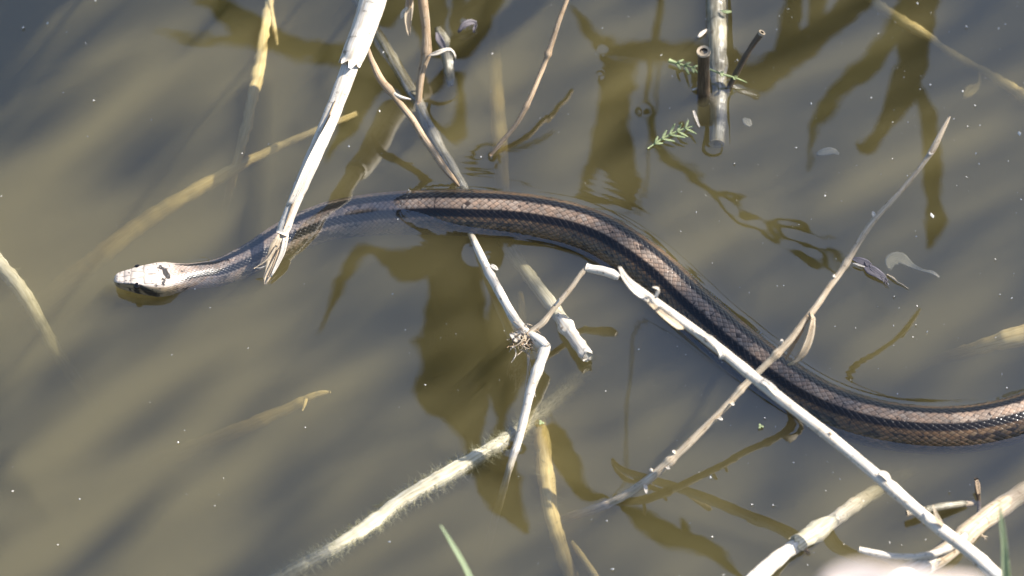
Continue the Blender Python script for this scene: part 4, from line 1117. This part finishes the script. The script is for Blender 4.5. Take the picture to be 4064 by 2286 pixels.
# places the photograph shows in sunlight: things (u, v, height mm) and shafts of lit water
LIT = [[(450, 1105, 10), (770, 1095, 8)], [(1880, 820, 10), (2260, 870, 12)], [(3640, 1690, 8), (4080, 1640, 8)],
       [(1500, -60, 74), (1395, 245, 57), (1215, 690, 30), (1110, 950, 13), (1055, 1110, 2)], [(1510, 312, 40), (1760, 665, 10)], [(1680, 0, 45), (1690, 200, 22)], [(2255, 0, 54), (2105, 390, 19)],
       [(1985, 1165, 8), (2092, 1325, 16), (2160, 1382, 18), (2082, 1650, 6)], [(2200, 1222, 25), (2330, 1062, 34), (2450, 1100, 31)], [(2240, 1285, 2), (2330, 1412, 6)], [(2490, 1110, 106), (3300, 1738, 60), (3950, 2280, 21)],
       [(3772, 458, 106), (3220, 1242, 61)], [(2900, 1590, 36), (2480, 1965, 4)], [(3560, 2310, 9), (3680, 2240, 6)], [(3820, 2130, 3), (4060, 1960, -8)], [(2980, 2310, 9), (3090, 2215, 5)], [(3180, 2150, 2), (3290, 2080, -3)],
       [(3410, 2182, 19), (3730, 2190, 14)], [(2000, 1750, -5), (1350, 2165, -2)], [(1010, 350, -9), (950, 600, -13)], [(900, 690, -15), (700, 800, -19)], [(-20, 1030, -8), (150, 1280, -18)], [(2845, 0, 2), (2850, 260, 1)],
       [(3900, 1370, -18), (4064, 1330, -10)], [(3560, 70, -14), (3680, 145, -14)], [(2150, 1750, -20), (2180, 2000, -14)], [(2655, 240, 3), (2790, 240, 20)], [(2570, 590, 2), (2752, 500, 2)],
       [(-60, 840, 0), (700, 230, 0)], [(120, 1250, 0), (700, 820, 0)], [(200, 1790, 0), (900, 1240, 0)], [(0, 2270, 0), (720, 1730, 0)], [(940, 1850, 0), (1460, 1420, 0)], [(700, 2290, 0), (900, 2140, 0)], [(2540, 1110, 0), (3060, 760, 0)],
       [(2640, 1940, 0), (2980, 1700, 0)], [(3480, 700, 0), (4000, 370, 0)], [(3420, 1400, 0), (3900, 1080, 0)], [(2330, 440, 0), (2600, 250, 0)], [(3560, 950, 0), (4060, 620, 0)], [(1980, 2100, 0), (2280, 1880, 0)], [(3400, 1920, 0), (3700, 1760, 0)]]


def reed_bed():
    r = random.Random(12)
    lit, wide = [], []
    for pl in LIT:
        q = np.array([at(u, v, h / 1000) - SUN * (h / 1000 / SUN[2]) for u, v, h in pl])
        for a, b in zip(q[:-1], q[1:]):
            n = max(2, int(np.linalg.norm(b - a) / 0.004))
            lit.append(a + (b - a) * np.linspace(0, 1, n)[:, None])
            wide.append(np.full(n, 0.011 if pl[0][2] == 0 else 0.002))
    lit, wide = np.vstack(lit)[::2, :2], np.concatenate(wide)[::2]
    done, mids = [], {}
    a0 = lambda u, v: at(u, v, 0)[:2]
    # the stretch of the snake that lies in shade comes first
    fixed = [(2540, 1390, 2960, 1110, 190), (2700, 1540, 3170, 1220, 200), (2880, 1680, 3370, 1340, 200), (3080, 1790, 3560, 1450, 180), (1590, 900, 1840, 730, 80), (1290, 970, 1620, 740, 110), (1560, 1330, 1830, 1130, 170), (1640, 1520, 1900, 1330, 150), (2260, 930, 2480, 790, 120)]
    for f in fixed:
        done.append(f)
    for _ in range(14000):
        if len(done) >= 200:
            break
        u, v = r.uniform(-350, 4350), r.uniform(-250, 2600)
        L, a, w = r.uniform(240, 900), math.radians(r.uniform(36, 44)), r.uniform(55, 130)
        if u < 1200 or u > 3300:
            L, w = r.uniform(450, 1100), r.uniform(60, 110)
        c = (u - math.cos(a) * L / 2, v + math.sin(a) * L / 2, u + math.cos(a) * L / 2, v - math.sin(a) * L / 2, w)
        tt = np.linspace(0, 1, 14)[:, None]
        seg = a0(c[0], c[1]) * (1 - tt) + a0(c[2], c[3]) * tt
        d = (np.sqrt(((seg[:, None] - lit[None]) ** 2).sum(-1)) - wide[None]).min()
        if d < px(w, (0, 0, 0)) * 0.5:
            continue
        ok = True
        for e in done:
            if e not in mids:
                mids[e] = np.array([at(e[0] + (e[2] - e[0]) * t, e[1] + (e[3] - e[1]) * t, 0)[:2] for t in (0.1, 0.5, 0.9)])
            m = mids[e]
            if np.sqrt(((seg[:, None] - m[None]) ** 2).sum(-1)).min() < (0.015 if w > 86 else 0.011):
                ok = False
                break
        if ok:
            done.append(c)
    pieces = []
    for i, q in enumerate(done):
        pieces += shade_reed(*q, 1.8 + 0.9 * ((i * 0.618) % 1), 900 + i * 7)
    Vs, Q, T3, TC, n = [], [], [], [], 0
    for V, F, tc in pieces:
        for f in F:
            (Q if f.shape[1] == 4 else T3).append(np.asarray(f) + n)
        Vs.append(V)
        TC.append(tc)
        n += len(V)
    o = mesh('reed_bed', np.vstack(Vs), [np.vstack(Q), np.vstack(T3)], M_leafb, tc=np.vstack(TC))
    tag(o, 'dense reed stand beyond the right edge whose shade streaks the water', 'reed bed', kind='stuff')


reed_bed()


# ------------------------------------------------------------------ floating dust: uncountable specks on the skin of the water
def specks():
    rng = np.random.default_rng(3)
    Vs, Fs = [], []
    n = 0
    spots = [(rng.uniform(0, 4064), rng.uniform(0, 2286), rng.uniform(2.5, 7)) for _ in range(150)]
    spots += [(rng.uniform(2600, 4064), rng.uniform(0, 2286), rng.uniform(2.5, 8)) for _ in range(170)]
    spots += [(u, v, s) for u, v, s in [(90, 108, 12), (188, 92, 8), (372, 398, 8), (250, 365, 7), (378, 2, 10), (1065, 572, 8), (1385, 580, 8), (2390, 108, 14), (3870, 418, 10), (3650, 355, 10), (4045, 530, 12), (3220, 410, 8), (3400, 660, 8), (3700, 855, 12), (1545, 2150, 10), (1810, 1325, 8), (2430, 2258, 12), (3770, 1950, 9), (3810, 1995, 8), (2625, 220, 7)]]
    for (u, v, s) in spots:
        p = at(u, v, 0.0012)
        r = px(s, p) * 0.62
        k = 5
        a = np.sort(rng.uniform(0, 2 * math.pi, k))
        tl = rng.normal(size=2) * 0.5
        ring = np.stack([p[0] + r * np.cos(a) * rng.uniform(.5, 1.2), p[1] + r * np.sin(a) * rng.uniform(.5, 1.2), p[2] + r * (tl[0] * np.cos(a) + tl[1] * np.sin(a))], 1)
        Vs.append(ring)
        Vs.append(ring.mean(0)[None] + [0, 0, r * 0.4])
        Vs.append(ring.mean(0)[None] - [0, 0, r * 0.4])
        for j in range(k):
            Fs.append((n + j, n + (j + 1) % k, n + k))
            Fs.append((n + (j + 1) % k, n + j, n + k + 1))
        n += k + 2
    o = mesh('floating_specks', np.vstack(Vs), np.array(Fs), M_speck, smooth=False)
    tag(o, 'tiny white dust specks scattered over the water surface', 'dust', kind='stuff')


specks()

for o in bpy.data.objects:
    if '_o' in o:
        del o['_o']
